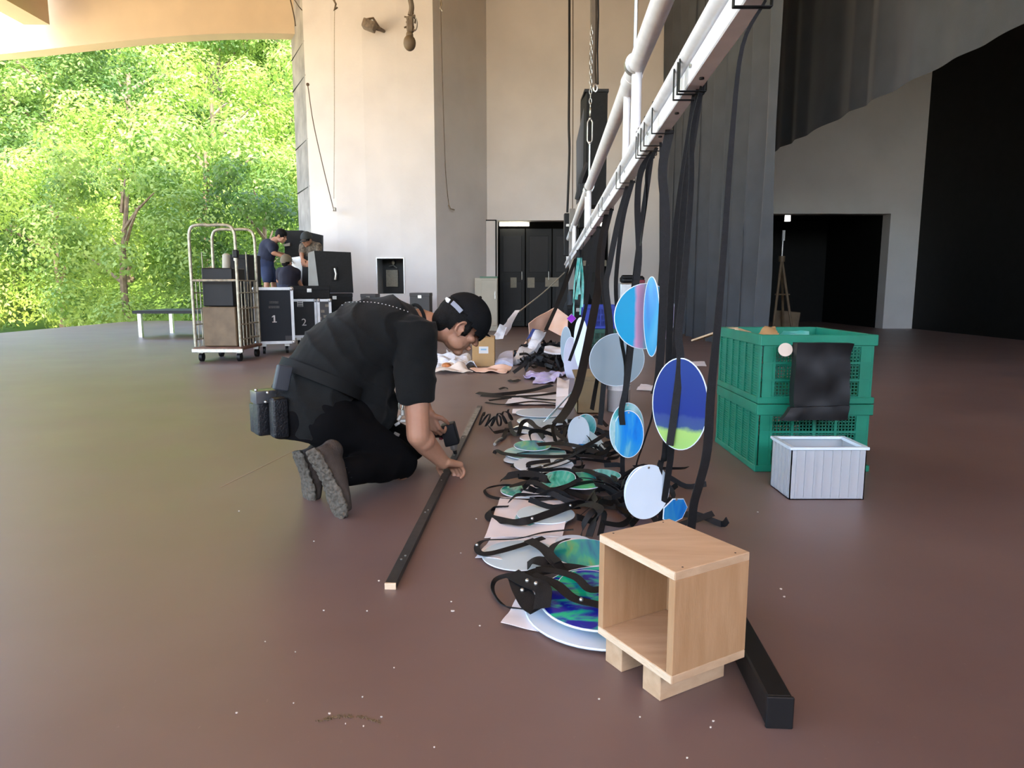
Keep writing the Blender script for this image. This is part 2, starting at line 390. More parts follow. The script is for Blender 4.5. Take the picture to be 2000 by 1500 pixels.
# curved white side wall with a recessed hatch, then the darker return, then the door wall
arcp = [(-3.87, 13.6), (-3.3, 13.36), (-2.7, 13.17), (-2.05, 13.02), (-1.39, 12.9)]
wa = prism(BM(), arcp + [(-.50, 14.2), (-.50, 15.0), (-4.0, 15.0)], 0, 7.2)
n0, n1 = P(735, 503, 13.1), P(791, 503, 13.1)
struct('wall_left', cut(wa, [box2(BM(), (n0.x, 12.5, .72), (n1.x, 13.75, n0.z))], 'wall_left'), M['wall'])
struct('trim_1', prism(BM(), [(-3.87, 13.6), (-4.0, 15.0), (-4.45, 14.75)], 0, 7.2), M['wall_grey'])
for i, (yy, dz) in enumerate(((160, .018), (280, .012), (370, .018), (95, .01))):
    z = P(590, yy, 14).z
    bm = prism(BM(), [(-3.86, 13.585), (-3.98, 14.9), (-4.465, 14.74)], z, z + dz)
    struct('trim_2' if i == 0 else 'trim_2', bm, M['dark'])
D0, D1, D2 = -.29, .93, 1.98
doortop = 2.17
wb = box2(BM(), (-.50, 14.2, 0), (8.2, 14.5, 7.2))
struct('wall_back', cut(wb, [box2(BM(), (D0, 13.5, -.1), (D2, 15.2, doortop)), box2(BM(), (5.15, 13.5, -.1), (7.6, 15.2, 2.3))], 'wall_back'), M['wall'])
# recess behind the door opening
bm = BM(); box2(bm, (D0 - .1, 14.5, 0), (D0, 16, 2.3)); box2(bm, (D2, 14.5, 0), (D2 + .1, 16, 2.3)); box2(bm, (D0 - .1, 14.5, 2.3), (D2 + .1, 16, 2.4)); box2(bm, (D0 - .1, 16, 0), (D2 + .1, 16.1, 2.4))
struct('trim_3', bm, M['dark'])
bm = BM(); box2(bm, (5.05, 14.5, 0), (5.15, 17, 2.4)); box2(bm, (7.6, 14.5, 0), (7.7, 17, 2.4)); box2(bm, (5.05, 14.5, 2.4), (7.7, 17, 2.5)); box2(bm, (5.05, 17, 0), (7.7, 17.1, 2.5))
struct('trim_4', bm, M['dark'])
def door_leaf(n, x0, x1):
    d = struct('door_%d' % n, box2(BM(), (x0 + .01, 14.72, .02), (x1 - .01, 14.77, 2.05), bev=.004), M['door'])
    struct('door_panel', box2(BM(), (x0 + .08, 14.712, 1.15), (x1 - .08, 14.724, 1.9), bev=.004), M['black'], d)
    struct('door_panel', box2(BM(), (x0 + .08, 14.712, .12), (x1 - .08, 14.724, .95), bev=.004), M['black'], d)
    struct('door_handle', tube(BM(), [(x1 - .07, 14.72, 1.0), (x1 - .07, 14.66, 1.0), (x1 - .07, 14.66, 1.16), (x1 - .07, 14.72, 1.16)], .009), M['steel'], d)
    return d
xs = [D0 + .02, .28, .84, 1.41, D2 - .02]
for i in range(4): door_leaf(i + 1, xs[i], xs[i + 1])
# white panel beside the doors with its dark surround
struct('trim_5', box2(BM(), (-.54, 14.165, 0), (-.31, 14.20, doortop + .01)), M['dark'])
struct('trim_6', box2(BM(), (-.52, 14.15, .4), (-.335, 14.166, doortop - .015), bev=.003), M['wall'])
# hatch lining and what hangs inside
bm = BM(); e = .02
box2(bm, (n0.x, 13.05, .72), (n0.x + e, 13.74, n0.z)); box2(bm, (n1.x - e, 13.0, .72), (n1.x, 13.74, n0.z)); box2(bm, (n0.x + e, 13.0, n0.z - e), (n1.x - e, 13.74, n0.z))
struct('window_1', bm, M['alu'])
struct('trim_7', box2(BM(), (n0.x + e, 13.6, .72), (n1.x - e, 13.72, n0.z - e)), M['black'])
# curved tan lintel over the open side
bm = BM()
zl = P(500, 66, 14.3).z
lo = []
N = 24
for side in (0, .35):
    row = []
    for i in range(N + 1):
        x = -14 + i * (9.9 / N) ; 
        zz = zl + .10 * math.cos((x + 5.0) * .55) - .07
        row.append((bm.verts.new((x, 14.35 + side + .02 * (x + 5) ** 2, zz)), bm.verts.new((x, 14.35 + side + .02 * (x + 5) ** 2, 7.5))))
    lo.append(row)
for i in range(N):
    a, b = lo[0][i], lo[0][i + 1]; c, d = lo[1][i], lo[1][i + 1]
    bm.faces.new((a[0], b[0], b[1], a[1])); bm.faces.new((c[0], c[1], d[1], d[0])); bm.faces.new((a[0], c[0], d[0], b[0])); bm.faces.new((a[1], b[1], d[1], c[1]))
for i in (0, N): a, c = lo[0][i], lo[1][i]; bm.faces.new((a[0], a[1], c[1], c[0]))
struct('trim_8', bm, mat('tan_concrete', (.60, .50, .36), .8, var=.05, vscale=1.5))
struct('trim_sky_shade', box2(BM(), (-9.5, -8.5, 5.9), (-9.0, 14.3, 7.5)), bpy.data.materials['tan_concrete'])  # unseen beam, added with the ceiling overhang to keep high sky off the walls
# dark stage joint line in the floor
a, b = G(430, 952), G(575, 880)
struct('trim_9', ribbon(BM(), [a + V((0, 0, .0006)), b + V((0, 0, .0006))], .006, thick=.0008), mat('worn_joint', (.32, .24, .19), .7))

# ---- outdoors
def leafmat(name, c1, c2):
    m = bpy.data.materials.new(name); m.use_nodes = True; n = m.node_tree; out = n.nodes['Material Output']; b = n.nodes['Principled BSDF']
    b.inputs['Roughness'].default_value = .5
    tc = n.nodes.new('ShaderNodeTexCoord'); ns = n.nodes.new('ShaderNodeTexNoise'); ns.inputs['Scale'].default_value = .9; ns.inputs['Detail'].default_value = 5
    rp = n.nodes.new('ShaderNodeValToRGB'); rp.color_ramp.elements[0].position = .38; rp.color_ramp.elements[1].position = .62
    rp.color_ramp.elements[0].color = (*c1, 1); rp.color_ramp.elements[1].color = (*c2, 1)
    n.links.new(tc.outputs['Object'], ns.inputs['Vector']); n.links.new(ns.outputs[0], rp.inputs[0]); n.links.new(rp.outputs[0], b.inputs['Base Color'])
    tr = n.nodes.new('ShaderNodeBsdfTranslucent'); mx = n.nodes.new('ShaderNodeMixShader'); mx.inputs[0].default_value = .45
    n.links.new(rp.outputs[0], tr.inputs[0]); n.links.new(b.outputs[0], mx.inputs[1]); n.links.new(tr.outputs[0], mx.inputs[2]); n.links.new(mx.outputs[0], out.inputs[0]); return m
LM = [leafmat('yellow_green_leaves', (.20, .33, .04), (.42, .54, .12)), leafmat('fresh_green_leaves', (.10, .20, .03), (.32, .44, .10)), leafmat('mid_green_leaves', (.05, .12, .02), (.17, .28, .06))]
struct('ground', box2(BM(), (-70, -40, -.8), (60, 24, -.6)), mat('pale_gravel_ground', (.68, .54, .34), .9, var=.15, vscale=3)).name = 'ground'
def hz(x, y): return -.7 + max(0, (y - 22)) * .62 + 1.2 * noise.noise(V((x * .08, y * .08, 0))) * min(1, max(0, y - 22) / 6)
bm = BM(); nx, ny = 40, 30; g = [[bm.verts.new((-75 + i * 3.2, 21 + j * 1.6, hz(-75 + i * 3.2, 21 + j * 1.6))) for i in range(nx)] for j in range(ny)]
for j in range(ny - 1):
    for i in range(nx - 1): bm.faces.new((g[j][i], g[j][i + 1], g[j + 1][i + 1], g[j + 1][i]))
struct('hillside', bm, mat('undergrowth', (.05, .10, .015), .95, vscale=.8, col2=(.14, .24, .03)))
def tree_proto(H, rad, n, m, seed, lsize):
    rnd = random.Random(seed); t = Thing('broadleaf_tree', '', 'tree', 'broadleaf trees on the hillside')
    bm = BM(); tube(bm, smooth_path([(0, 0, -.3), (.1, 0, H * .35), (rnd.uniform(-.4, .4), 0, H * .8)]), [.16 * (1 - .6 * i / 12) for i in range(13)], 7)
    for k in range(5):
        s = V((0, 0, H * (.3 + .1 * k))); e_ = s + V((rnd.uniform(-1, 1) * rad * .7, rnd.uniform(-1, 1) * rad * .7, H * .2)); tube(bm, [s, (s + e_) / 2 + V((0, 0, .1)), e_], [.07, .05, .02], 5)
    t.add('trunk', bm, M['bark']); vs, fs, cl = [], [], []
    for k in range(46):
        a = rnd.uniform(0, 6.283); h_ = rnd.uniform(.12, 1.0); rr = rad * math.sqrt(max(.05, 1 - ((h_ - .5) / .58) ** 2)) * rnd.uniform(.45, 1)
        cl.append((V((rr * math.cos(a), rr * math.sin(a), H * h_)), rad * rnd.uniform(.22, .40)))
    for k in range(n):
        c, r = cl[k % len(cl)]; d = V((rnd.gauss(0, 1), rnd.gauss(0, 1), rnd.gauss(0, 1))).normalized()
        p = c + V((d.x, d.y, d.z * .75)) * r * rnd.uniform(.7, 1.08)
        nn = (d + V((rnd.uniform(-.6, .6), rnd.uniform(-.6, .6), rnd.uniform(0, .9)))).normalized(); u = nn.orthogonal().normalized(); w_ = nn.cross(u)
        a = rnd.uniform(0, 6.283); u, w_ = u * math.cos(a) + w_ * math.sin(a), w_ * math.cos(a) - u * math.sin(a)
        s = lsize * rnd.uniform(.6, 1.25); i0 = len(vs); vs += [p - u * s, p - w_ * s * .5, p + u * s, p + w_ * s * .5]; fs.append((i0, i0 + 1, i0 + 2, i0 + 3))
    me = bpy.data.meshes.new('foliage'); me.from_pydata(vs, [], fs); t.add('foliage', me, m, kind='stuff'); return t.done((0, 0, 0))
adj = ['rounded', 'spreading', 'upright', 'ragged']; tone = ['bright yellow-green', 'fresh green', 'deeper green']
protos = [[tree_proto(6, 2.9, 12000, LM[k], 5 + 3 * k + j, .085 + .01 * j) for j in range(2)] for k in range(3)]; used = set()
rt = random.Random(3)
rows = [(19.5, .75, 2.9, 'at the foot of the hill'), (24, .92, 3.4, 'low on the hill'), (29, 1.03, 3.9, 'a little up the hill'), (35, 1.15, 4.4, 'half way up the hill'), (42, 1.3, 5.0, 'high on the hill'), (50, 1.5, 5.8, 'near the crest of the hill')]
nth = ['first', 'second', 'third', 'fourth', 'fifth', 'sixth', 'seventh', 'eighth', 'ninth', 'tenth', 'eleventh', 'twelfth']
for yy, scl, step, where in rows:
    x = (-(yy * .30) + .5 if yy > 20 else -6.9) + rt.uniform(-.5, .5); k = 0
    while x > -(yy * .80) - 3:
        tn = rt.choice([0, 0, 1, 1, 2]); ad = rt.choice(adj); p = protos[tn][rt.randrange(2)]; y = yy + rt.uniform(-1.2, 1.2)
        r = p if id(p) not in used else copy_tree(p, (0, 0, 0)); used.add(id(p))
        sc_ = scl * rt.uniform(.88, 1.1); r.location = (x, y, hz(x, y) if y > 22 else -.6); r.rotation_euler.z = rt.uniform(0, 6.28); r.scale = (sc_, sc_, sc_ * rt.uniform(.9, 1.15))
        r['label'] = '%s %s tree %s, %s out from the white wall' % (ad, tone[tn], where, nth[min(k, 11)])
        x -= step * rt.uniform(.88, 1.12); k += 1
for q in protos:
    for p in q:
        if id(p) not in used:
            for ch in list(p.children): bpy.data.objects.remove(ch)
            bpy.data.objects.remove(p)

# ---- side curtains
def drape(line, z0, z1, amp, wl, seed, n=None):
    """pleated cloth hung along a line of ground points"""
    bm = BM(); pts = [V((a, b, 0)) for a, b in line]; tot = sum((q - p).length for p, q in zip(pts, pts[1:])); n = n or int(tot / wl * 14)
    def at(s):
        for p, q in zip(pts, pts[1:]):
            L = (q - p).length
            if s <= L + 1e-6: return p + (q - p) * (s / L), (q - p).normalized()
            s -= L
        return pts[-1], (pts[-1] - pts[-2]).normalized()
    rows = []; nz = 22
    for j in range(nz + 1):
        z = z0 + (z1 - z0) * j / nz; row = []
        for i in range(n + 1):
            s = tot * i / n; p, d = at(s); nn = V((-d.y, d.x, 0))
            ph = 2 * math.pi * s / wl + 2.6 * noise.noise(V((s * .9, z * .12, seed))) + .5 * noise.noise(V((s * 2, z * .5, seed + 5)))
            a = amp * (.65 + .6 * noise.noise(V((s * .7, z * .2, seed + 9)))) * (1.15 - .35 * j / nz)
            row.append(bm.verts.new(p + nn * (a * math.sin(ph)) + d * (a * .5 * math.sin(2 * ph)) + V((0, 0, z))))
        rows.append(row)
    for j in range(nz):
        for i in range(n): bm.faces.new((rows[j][i], rows[j][i + 1], rows[j + 1][i + 1], rows[j + 1][i]))
    return bm
single('stage_curtain', drape([(3.0, 8.15), (3.02, 10), (2.98, 13.95)], .03, 7.15, .15, .56, 1), M['curtain'], 'tall pleated dark grey curtain hanging behind the straps, down to the floor', 'curtain', ang=180)
single('stage_curtain', drape([(4.25, 4.0), (4.22, 7.5), (4.2, 12.4)], 3.0, 7.15, .03, .7, 4), M['curtain'], 'short dark grey curtain hung high at the far right, its hem well above the floor', 'curtain', ang=180)

# ================================================================== THE WHITE PIPE TRUSS
def TX(Y): return .405 + .047 * Y
def TZ(Y): return 1.50 - .018 * Y
SEP = .39
tr = Thing('pipe_truss', 'long white painted steel pipe truss slung low across the stage, carrying the straps', 'truss')
Y0, Y1 = .35, 13.5
tr.add('top_pipe', tube(BM(), [(TX(Y0), Y0, TZ(Y0) + SEP), (TX(Y1), Y1, TZ(Y1) + SEP)], .040, 24), M['white_paint'])
tr.add('lower_pipe', tube(BM(), [(TX(Y0) - .015, Y0, TZ(Y0) + .02), (TX(Y1) - .015, Y1, TZ(Y1) + .02)], .021, 18), M['white_paint'])
bm = BM(); ydir = (V((TX(Y1), Y1, TZ(Y1))) - V((TX(Y0), Y0, TZ(Y0)))); q = ydir.to_track_quat('Y', 'Z').to_matrix()
cmid = (V((TX(Y1), Y1, TZ(Y1))) + V((TX(Y0), Y0, TZ(Y0)))) / 2
box(bm, cmid + V((.012, 0, -.032)), (.046, ydir.length, .055), rot=q, bev=.003)
tr.add('rail', bm, M['white_paint'])
for yc in (.9, 3.25, 3.62, 6.6, 7.0, 9.7, 10.1, 12.4, 12.8):
    r = .023 if yc in (.9, 3.25, 6.6, 9.7, 12.4) else .018
    tr.add('upright', tube(BM(), [(TX(yc), yc, TZ(yc) + .02), (TX(yc), yc, TZ(yc) + SEP - .01)], r, 16), M['white_paint'])
for yc in (3.45, 6.8, 9.9):
    tr.add('pipe_coupling', tube(BM(), [(TX(yc), yc - .06, TZ(yc) + SEP), (TX(yc), yc + .06, TZ(yc) + SEP)], .043, 24), M['white_paint'])
for k in range(16):
    yc = 1.2 + k * .78
    bm = BM(); tube(bm, [(TX(yc) - .013, yc, TZ(yc) - .02), (TX(yc) - .016, yc, TZ(yc) - .02)], .006, 8)
    tr.add('screw_head', bm, M['steel'])
for px_, yy_ in ((1.25, 2.62), (1.25, 2.3), (1.25, 1.95)):
    bm = BM(); tube(bm, [(TX(yy_) + .012, yy_, TZ(yy_) - .064), (TX(yy_) + .012, yy_, TZ(yy_) - .055)], .007, 8); tr.add('bolt_head', bm, M['blackm'])
tr.done((TX(Y0), Y0, TZ(Y0)))
# turnbuckle hangers
def hanger(x, y, zt, zp, label, seed=0):
    t = Thing('turnbuckle_hanger', label, 'hanger', 'turnbuckle hangers of the truss')
    zb = zt + .62
    t.add('lower_rod', tube(BM(), [(x, y, zt), (x, y, zt + .36)], .008, 10), M['steel'])
    bm = BM()
    for s in (-1, 1): tube(bm, [(x, y, zt + .34), (x + s * .022, y, zt + .38), (x + s * .022, y, zt + .54), (x, y, zt + .58)], .007, 8)
    ball(bm, (x, y, zt + .36), .014); ball(bm, (x, y, zt + .57), .014)
    t.add('turnbuckle_body', bm, M['steel'])
    t.add('shackle', tube(BM(), [(x, y + .025 * math.sin(a), zt + .63 + .035 * math.cos(a)) for a in [k * math.pi / 6 for k in range(12)]], .006, 8, closed=True), M['steel'])
    bm = BM(); z = zt + .66; k = 0
    while z < zp:
        ax = V((1, 0, 0)) if k % 2 else V((0, 1, 0))
        tube(bm, [V((x, y, z + .022)) + ax * .011 * math.cos(a) + V((0, 0, .026 * math.sin(a))) for a in [j * math.pi / 5 for j in range(10)]], .0035, 6, closed=True); z += .042; k += 1
    t.add('chain', bm, M['steel'], kind='stuff')
    t.add('clamp_band', tube(BM(), [(x, y - .02, TZ(y) + SEP), (x, y + .02, TZ(y) + SEP)], .046, 20), M['steel'])
    t.done((x, y, zt))
hanger(TX(3.25) - .01, 3.25, TZ(3.25) + SEP + .03, 3.6, 'steel turnbuckle and rod rising from the near end of the white truss')
hanger(TX(6.6), 6.6, TZ(6.6) + SEP + .03, 3.15, 'steel turnbuckle and chain in front of the tall black speaker')

# ================================================================== THINGS ON AND NEAR THE BACK WALL
# lamps over the doors
for xa, za, lab in ((P(976, 437, 14.6).x, 2.155, 'lit fluorescent tube above the dark doors, left end'), (P(1172, 436, 14.6).x, 2.155, 'short lit fluorescent tube above the dark doors, right end')):
    L = .60 if xa < .5 else .28
    t = Thing('fluorescent_lamp', lab, 'lamp')
    t.add('housing', box2(BM(), (xa - .02, 14.55, 2.165), (xa + L + .02, 14.68, 2.20), bev=.004), M['alu'])
    t.add('tube', tube(BM(), [(xa, 14.60, 2.125), (xa + L, 14.60, 2.125)], .035, 12), M['lamp'])
    t.add('end_cap', box2(BM(), (xa - .015, 14.565, 2.09), (xa, 14.635, 2.165)), M['alu']); t.add('end_cap', box2(BM(), (xa + L, 14.565, 2.09), (xa + L + .015, 14.635, 2.165)), M['alu'])
    t.done()
sl = P(1538, 432, 15)
single('spotlight', tube(BM(), [sl + V((0, 0, .25)), sl], [.05, .06], 14), M['spot'], 'tiny lit downlight inside the dark opening at far right', 'lamp')
for i, (px, py, wd, ht, lab) in enumerate(((1003, 552, 12, 20, 'small buff notice on the leftmost dark door'), (1037, 552, 14, 20, 'small buff notice on the second dark door'), (1078, 551, 26, 18, 'wider buff notice on the third dark door, behind the truss end'), (1144, 514, 10, 10, 'small square notice high on the dark door beside the teal strips'), (1184, 514, 6, 12, 'narrow notice high on the rightmost dark door'))):
    a = P(px - wd / 2, py - ht / 2, 14.7); b = P(px + wd / 2, py + ht / 2, 14.7)
    single('notice', box2(BM(), (a.x, 14.695, b.z), (b.x, 14.708, a.z), bev=.001), M['notice'], lab, 'notice')
# wall phone panel in the hatch
t = Thing('hatch_panel', 'buff control panel hanging inside the small dark hatch of the white wall', 'panel')
a, b = P(753, 527, 13.5), P(777, 560, 13.5)
t.add('panel_board', box2(BM(), (a.x, 13.54, b.z), (b.x, 13.59, a.z), bev=.004), M['notice'])
t.add('handle', tube(BM(), [P(760, 520, 13.5), P(768, 518, 13.45), P(775, 523, 13.5)], .012), M['steel'])
t.add('lamp_cover', ball(BM(), P(768, 513, 13.52), (.03, .03, .04)), M['beige'])
t.done()
# electric cabinet
a, b = P(927, 543, 13.42), P(972, 620, 13.42)
t = Thing('electric_cabinet', 'beige metal cabinet standing by the white panel left of the dark doors', 'cabinet')
t.add('body', box2(BM(), (a.x, 13.42, 0), (b.x, 13.80, a.z), bev=.006), M['beige'])
t.add('cabinet_door', box2(BM(), (a.x + .13, 13.405, .1), (b.x - .01, 13.422, a.z - .04), bev=.004), M['beige'])
t.add('top_edge', box2(BM(), (a.x + .10, 13.41, a.z), (b.x, 13.80, a.z + .03)), mat('green_trim', (.10, .20, .13), .5))
t.add('door_handle', box2(BM(), (b.x - .06, 13.39, .62), (b.x - .04, 13.406, .76)), M['steel']); t.done()
# wall floodlight
c = P(728, 52, 12.85); t = Thing('wall_floodlight', 'weathered grey floodlight bracketed high on the white wall', 'floodlight')
M['dirty'] = mat('weathered_brown_grey', (.20, .16, .12), .7, var=.3, vscale=20)
t.add('housing', box(BM(), c + V((-.05, -.05, 0)), (.22, .22, .15), rot=Matrix.Rotation(.35, 3, 'Y'), bev=.03, seg=2), M['dirty'])
t.add('bracket', tube(BM(), [c + V((-.1, .0, .12)), c + V((0, .05, .16)), c + V((.08, .25, .05))], .02), M['dirty'])
t.add('wall_arm', tube(BM(), [c + V((0, -.02, 0)), c + V((.16, .22, 0))], [.05, .03]), M['dirty']); t.done(c)
# hanging microphone cluster
t = Thing('hanging_hoist_hook', 'dark chain hoist with hook block hanging in front of the white wall', 'hoist'); Y = 10
t.add('cable_loom', tube(BM(), smooth_path([P(803, -60, Y), P(801, -10, Y), P(804, 15, Y), P(801, 30, Y)]), .035, 8), M['bark'])
bm = BM(); rr = random.Random(5)
for k in range(16):
    p = P(801 + rr.uniform(-7, 7), 28 + k * 2.2, Y); q = p + V((rr.uniform(-.05, .05), rr.uniform(-.04, .04), rr.uniform(-.09, .03))); tube(bm, [p, (p + q) / 2 + V((.02, 0, .01)), q], .012, 6)
box(bm, P(801, 48, Y), (.09, .09, .20), bev=.015)
t.add('hook_block', bm, M['bark'])
t.add('side_loop', tube(BM(), [P(808 + 7 * math.sin(a), 47 + 14 * math.cos(a), Y) for a in [k * math.pi / 8 for k in range(16)]], .009, 6, closed=True), M['steel'])
bm = BM(); ball(bm, P(800, 84, Y), (.085, .085, .105)); ball(bm, P(800, 70, Y), (.05, .05, .07)); t.add('counterweight', bm, M['wood_dark']); t.done()
# thin hanging ropes
def line_thing(name, pts, r, m, label, cat, extra=None, group=None, seg=6):
    t = Thing(name, label, cat, group)
    t.add('line' if name != 'line' else 'cord', tube(BM(), smooth_path(pts, 5), r, seg), m)
    if extra:
        for nm, bm, mm in extra: t.add(nm, bm, mm)
    return t.done()
line_thing('hanging_rope', [P(655, -40, 12.3), P(654, 15, 12.3), P(653, 60, 12.3), P(653, 250, 12.5), P(652, 388, 12.9)], .006, M['rope'], 'thin straight rope hanging down the white wall to a small cleat', 'rope',
           [('top_knot', tube(BM(), [P(649, -5, 12.3), P(656, 8, 12.3), P(653, 20, 12.3), P(659, 14, 12.3)], .016), M['bark']), ('cleat', box(BM(), P(653, 409, 13.15), (.06, .10, .07), bev=.01), M['steel'])])
line_thing('slack_rope', [P(601, 165, 13.2), P(612, 240, 13.1), P(632, 330, 13.1), P(648, 395, 13.05), P(652, 412, 13.02)], .009, M['browncable'], 'slack brown rope running from the grey wall edge down to the cleat', 'rope', [('end_knot', ball(BM(), P(601, 165, 13.2), .03), M['browncable'])])
line_thing('corner_cable', [P(565, -10, 13.2), P(574, 30, 13.2), P(577, 50, 13.6)], .012, M['browncable'], 'short dark cable crossing the top of the grey wall edge', 'cable', [('second_strand', tube(BM(), [P(569, -10, 13.2), P(583, 12, 13.2), P(590, 20, 13.3)], .008), M['browncable'])])
line_thing('kinked_wire', [P(860, -20, 12.6), P(861, 30, 12.6), P(863, 120, 12.7), P(868, 280, 12.9), P(871, 345, 13.0), P(876, 395, 13.1), P(879, 408, 13.15)], .007, M['browncable'], 'thin kinked wire hanging before the shaded return of the wall', 'wire',
           [('shackle', tube(BM(), [P(859, -4, 12.6), P(863, 8, 12.6), P(860, 16, 12.6), P(864, 22, 12.6)], .014), M['steel']), ('wire_end', tube(BM(), [P(876, 400, 13.1), P(880, 408, 13.1), P(888, 410, 13.1)], .012), M['bark'])])
line_thing('black_power_cable', [P(1112, -30, 12.2), P(1112, 120, 12.2), P(1111, 240, 12.2), P(1112, 300, 12.2), P(1108, 415, 12.2)], .020, M['black'], 'thick black cable hanging beside the door down to a black plug box', 'cable',
           [('plug_box', box2(BM(), P(1101, 418, 12.3), P(1114, 500, 12.15), bev=.01), M['black']), ('clip', box(BM(), P(1109, 440, 12.1), (.06, .04, .04)), M['steel'])])
line_thing('grey_conduit', [P(1119, -30, 12.4), P(1119, 200, 12.4), P(1118, 450, 12.4)], .008, M['browncable'], 'thin grey line hanging just right of the thick black cable', 'cable')
line_thing('brown_webbing_sling', [P(1160, -40, 6.9), P(1160, 60, 6.9), P(1158, 120, 6.9), P(1160, 176, 6.9)], .034, M['browncable'], 'wide brown webbing sling running up from the chain at the tall speaker', 'sling',
           [('side_cable', tube(BM(), [P(1168, -30, 6.9), P(1169, 30, 6.9), P(1167, 100, 6.9), P(1168, 165, 6.9)], .007), M['black']), ('shackle', tube(BM(), [P(1163 + 4 * math.cos(a), 172 + 7 * math.sin(a), 6.8) for a in [k * math.pi / 4 for k in range(8)]], .01, 6, closed=True), M['steel'])])
# tall black speaker column hung by the wall
t = Thing('column_speaker', 'tall flat black speaker column hanging behind the white truss', 'speaker'); Y = 9.2
a, b = P(1146, 180, Y), P(1185, 300, Y); c_, d_ = P(1128, 260, Y + .7), P(1126, 400, Y + .7); zt, zb = a.z, P(1146, 400, Y).z
bm = prism(BM(), [(a.x, Y), (b.x, Y), (b.x, Y + .5), (a.x - .03, Y + .5)], zb, zt); t.add('cabinet', bm, M['blackbox'])
t.add('top_frame', box2(BM(), (a.x - .03, Y - .02, zt), (b.x + .01, Y + .5, zt + .035)), M['blackm'])
bm = BM(); pl = [P(1143, 200, Y + .2), P(1143, 380, Y + .2), P(1126, 400, Y + .2), P(1126, 275, Y + .2)]
f = [bm.verts.new(p) for p in pl]; g_ = [bm.verts.new(p + V((0, .04, 0))) for p in pl]; bm.faces.new(f); bm.faces.new(g_[::-1])
for i in range(4): bm.faces.new((f[i], f[(i + 1) % 4], g_[(i + 1) % 4], g_[i]))
t.add('side_flap', bm, mat('grey_flap', (.10, .11, .12), .6))
bm = BM(); tube(bm, [P(1150, 320, Y - .1), P(1138, 350, Y - .1), P(1130, 390, Y - .1)], .05, 8); box(bm, P(1138, 372, Y - .1), (.12, .1, .2), bev=.02)
t.add('bracket', bm, M['black']); t.done()
t = Thing('junction_box', 'black junction box on a grey post seen between the truss pipes', 'box')
a, b = P(1130, 405, 10.6), P(1151, 446, 10.6); t.add('body', box2(BM(), (a.x, 10.5, b.z), (b.x, 10.75, a.z), bev=.01), M['blackbox'])
t.add('post', box2(BM(), (P(1117, 0, 10.7).x, 10.65, 0), (P(1128, 0, 10.7).x, 10.75, P(1120, 408, 10.7).z)), M['wall_grey']); t.done()

# ================================================================== CASES, CAGE AND SPEAKERS AT THE BACK LEFT
def flight_case(x0, x1, y0, dep, z0, z1, label, num=None, deco=True, name='flight_case', wheels=True, hull=None):
    t = Thing(name, label, 'case'); wv = .035; hull = hull or M['black']
    t.add('body', box2(BM(), (x0 + .01, y0 + .01, z0), (x1 - .01, y0 + dep - .01, z1 - .01), bev=.005), hull)
    for a, b in ((x0, x0 + wv), (x1 - wv, x1)):
        t.add('corner_rail', box2(BM(), (a, y0, z0), (b, y0 + wv, z1)), M['alu'])
        t.add('corner_rail', box2(BM(), (a, y0 + dep - wv, z0), (b, y0 + dep, z1)), M['alu'])
    for z in (z0, z1 - wv): t.add('edge_rail', box2(BM(), (x0 + wv, y0 - .001, z), (x1 - wv, y0 + wv, z + wv)), M['alu'])
    for a in (x0, x1 - wv):
        for z in (z0, z1 - wv): t.add('edge_rail', box2(BM(), (a, y0 + wv, z), (a + wv, y0 + dep - wv, z + wv)), M['alu'])
    for a in (x0 + .02, x1 - .02):
        for z in (z0 + .02, z1 - .02): t.add('ball_corner', ball(BM(), (a, y0 + .01, z), .028, u=10, v=6), M['alu'])
    if wheels:
        for a in (x0 + .1, x1 - .1):
            for b in (y0 + .1, y0 + dep - .1):
                c = t.add('caster', box2(BM(), (a - .03, b - .03, z0 - .035), (a + .03, b + .03, z0)), M['steel'])
                t.add('wheel', tube(BM(), [(a - .015, b, .047), (a + .015, b, .047)], .046, 14), M['black'], parent=c)
    if num == '1':
        xm_, zm_ = (x0 + x1) / 2, (z0 + z1) / 2 - .04; bm = BM()
        for pl_ in ([(-.009, -.045), (.010, -.045), (.010, .045), (-.009, .045)], [(-.026, -.045), (.028, -.045), (.028, -.034), (-.026, -.034)], [(-.009, .045), (-.009, .028), (-.028, .017), (-.028, .028)]):
            f_ = [bm.verts.new((xm_ + a, y0 + .0085, zm_ + b)) for a, b in pl_]; g2 = [bm.verts.new((xm_ + a, y0 + .0045, zm_ + b)) for a, b in pl_]; bm.faces.new(f_); bm.faces.new(g2[::-1])
            for i in range(4): bm.faces.new((f_[i], f_[(i + 1) % 4], g2[(i + 1) % 4], g2[i]))
        t.add('number', bm, M['label'], label='white stencilled number 1')
    elif num:
        cu = bpy.data.curves.new('n', 'FONT'); cu.body = num; cu.size = .14; cu.extrude = .001; cu.align_x = 'CENTER'
        o = bpy.data.objects.new('n', cu); COL.objects.link(o); me = bpy.data.meshes.new_from_object(o.evaluated_get(bpy.context.evaluated_depsgraph_get())); bpy.data.objects.remove(o)
        me.transform(Matrix.Translation(((x0 + x1) / 2, y0 + .005, (z0 + z1) / 2 - .10)) @ Matrix.Rotation(R(90), 4, 'X')); t.add('number', me, M['label'], label='white stencilled number ' + num)
    return t
def X_(px, Y): return P(px, 560, Y).x
Yc = 8.75; t = flight_case(X_(477, Yc), X_(552, Yc), Yc, .7, .13, P(510, 561, Yc).z, 'navy-black flight case marked 1, on casters in front of the kneeling men', '1', hull=mat('navy_laminate', (.004, .006, .011), .5, spec=.25, var=.1))
xm = X_(515, Yc)
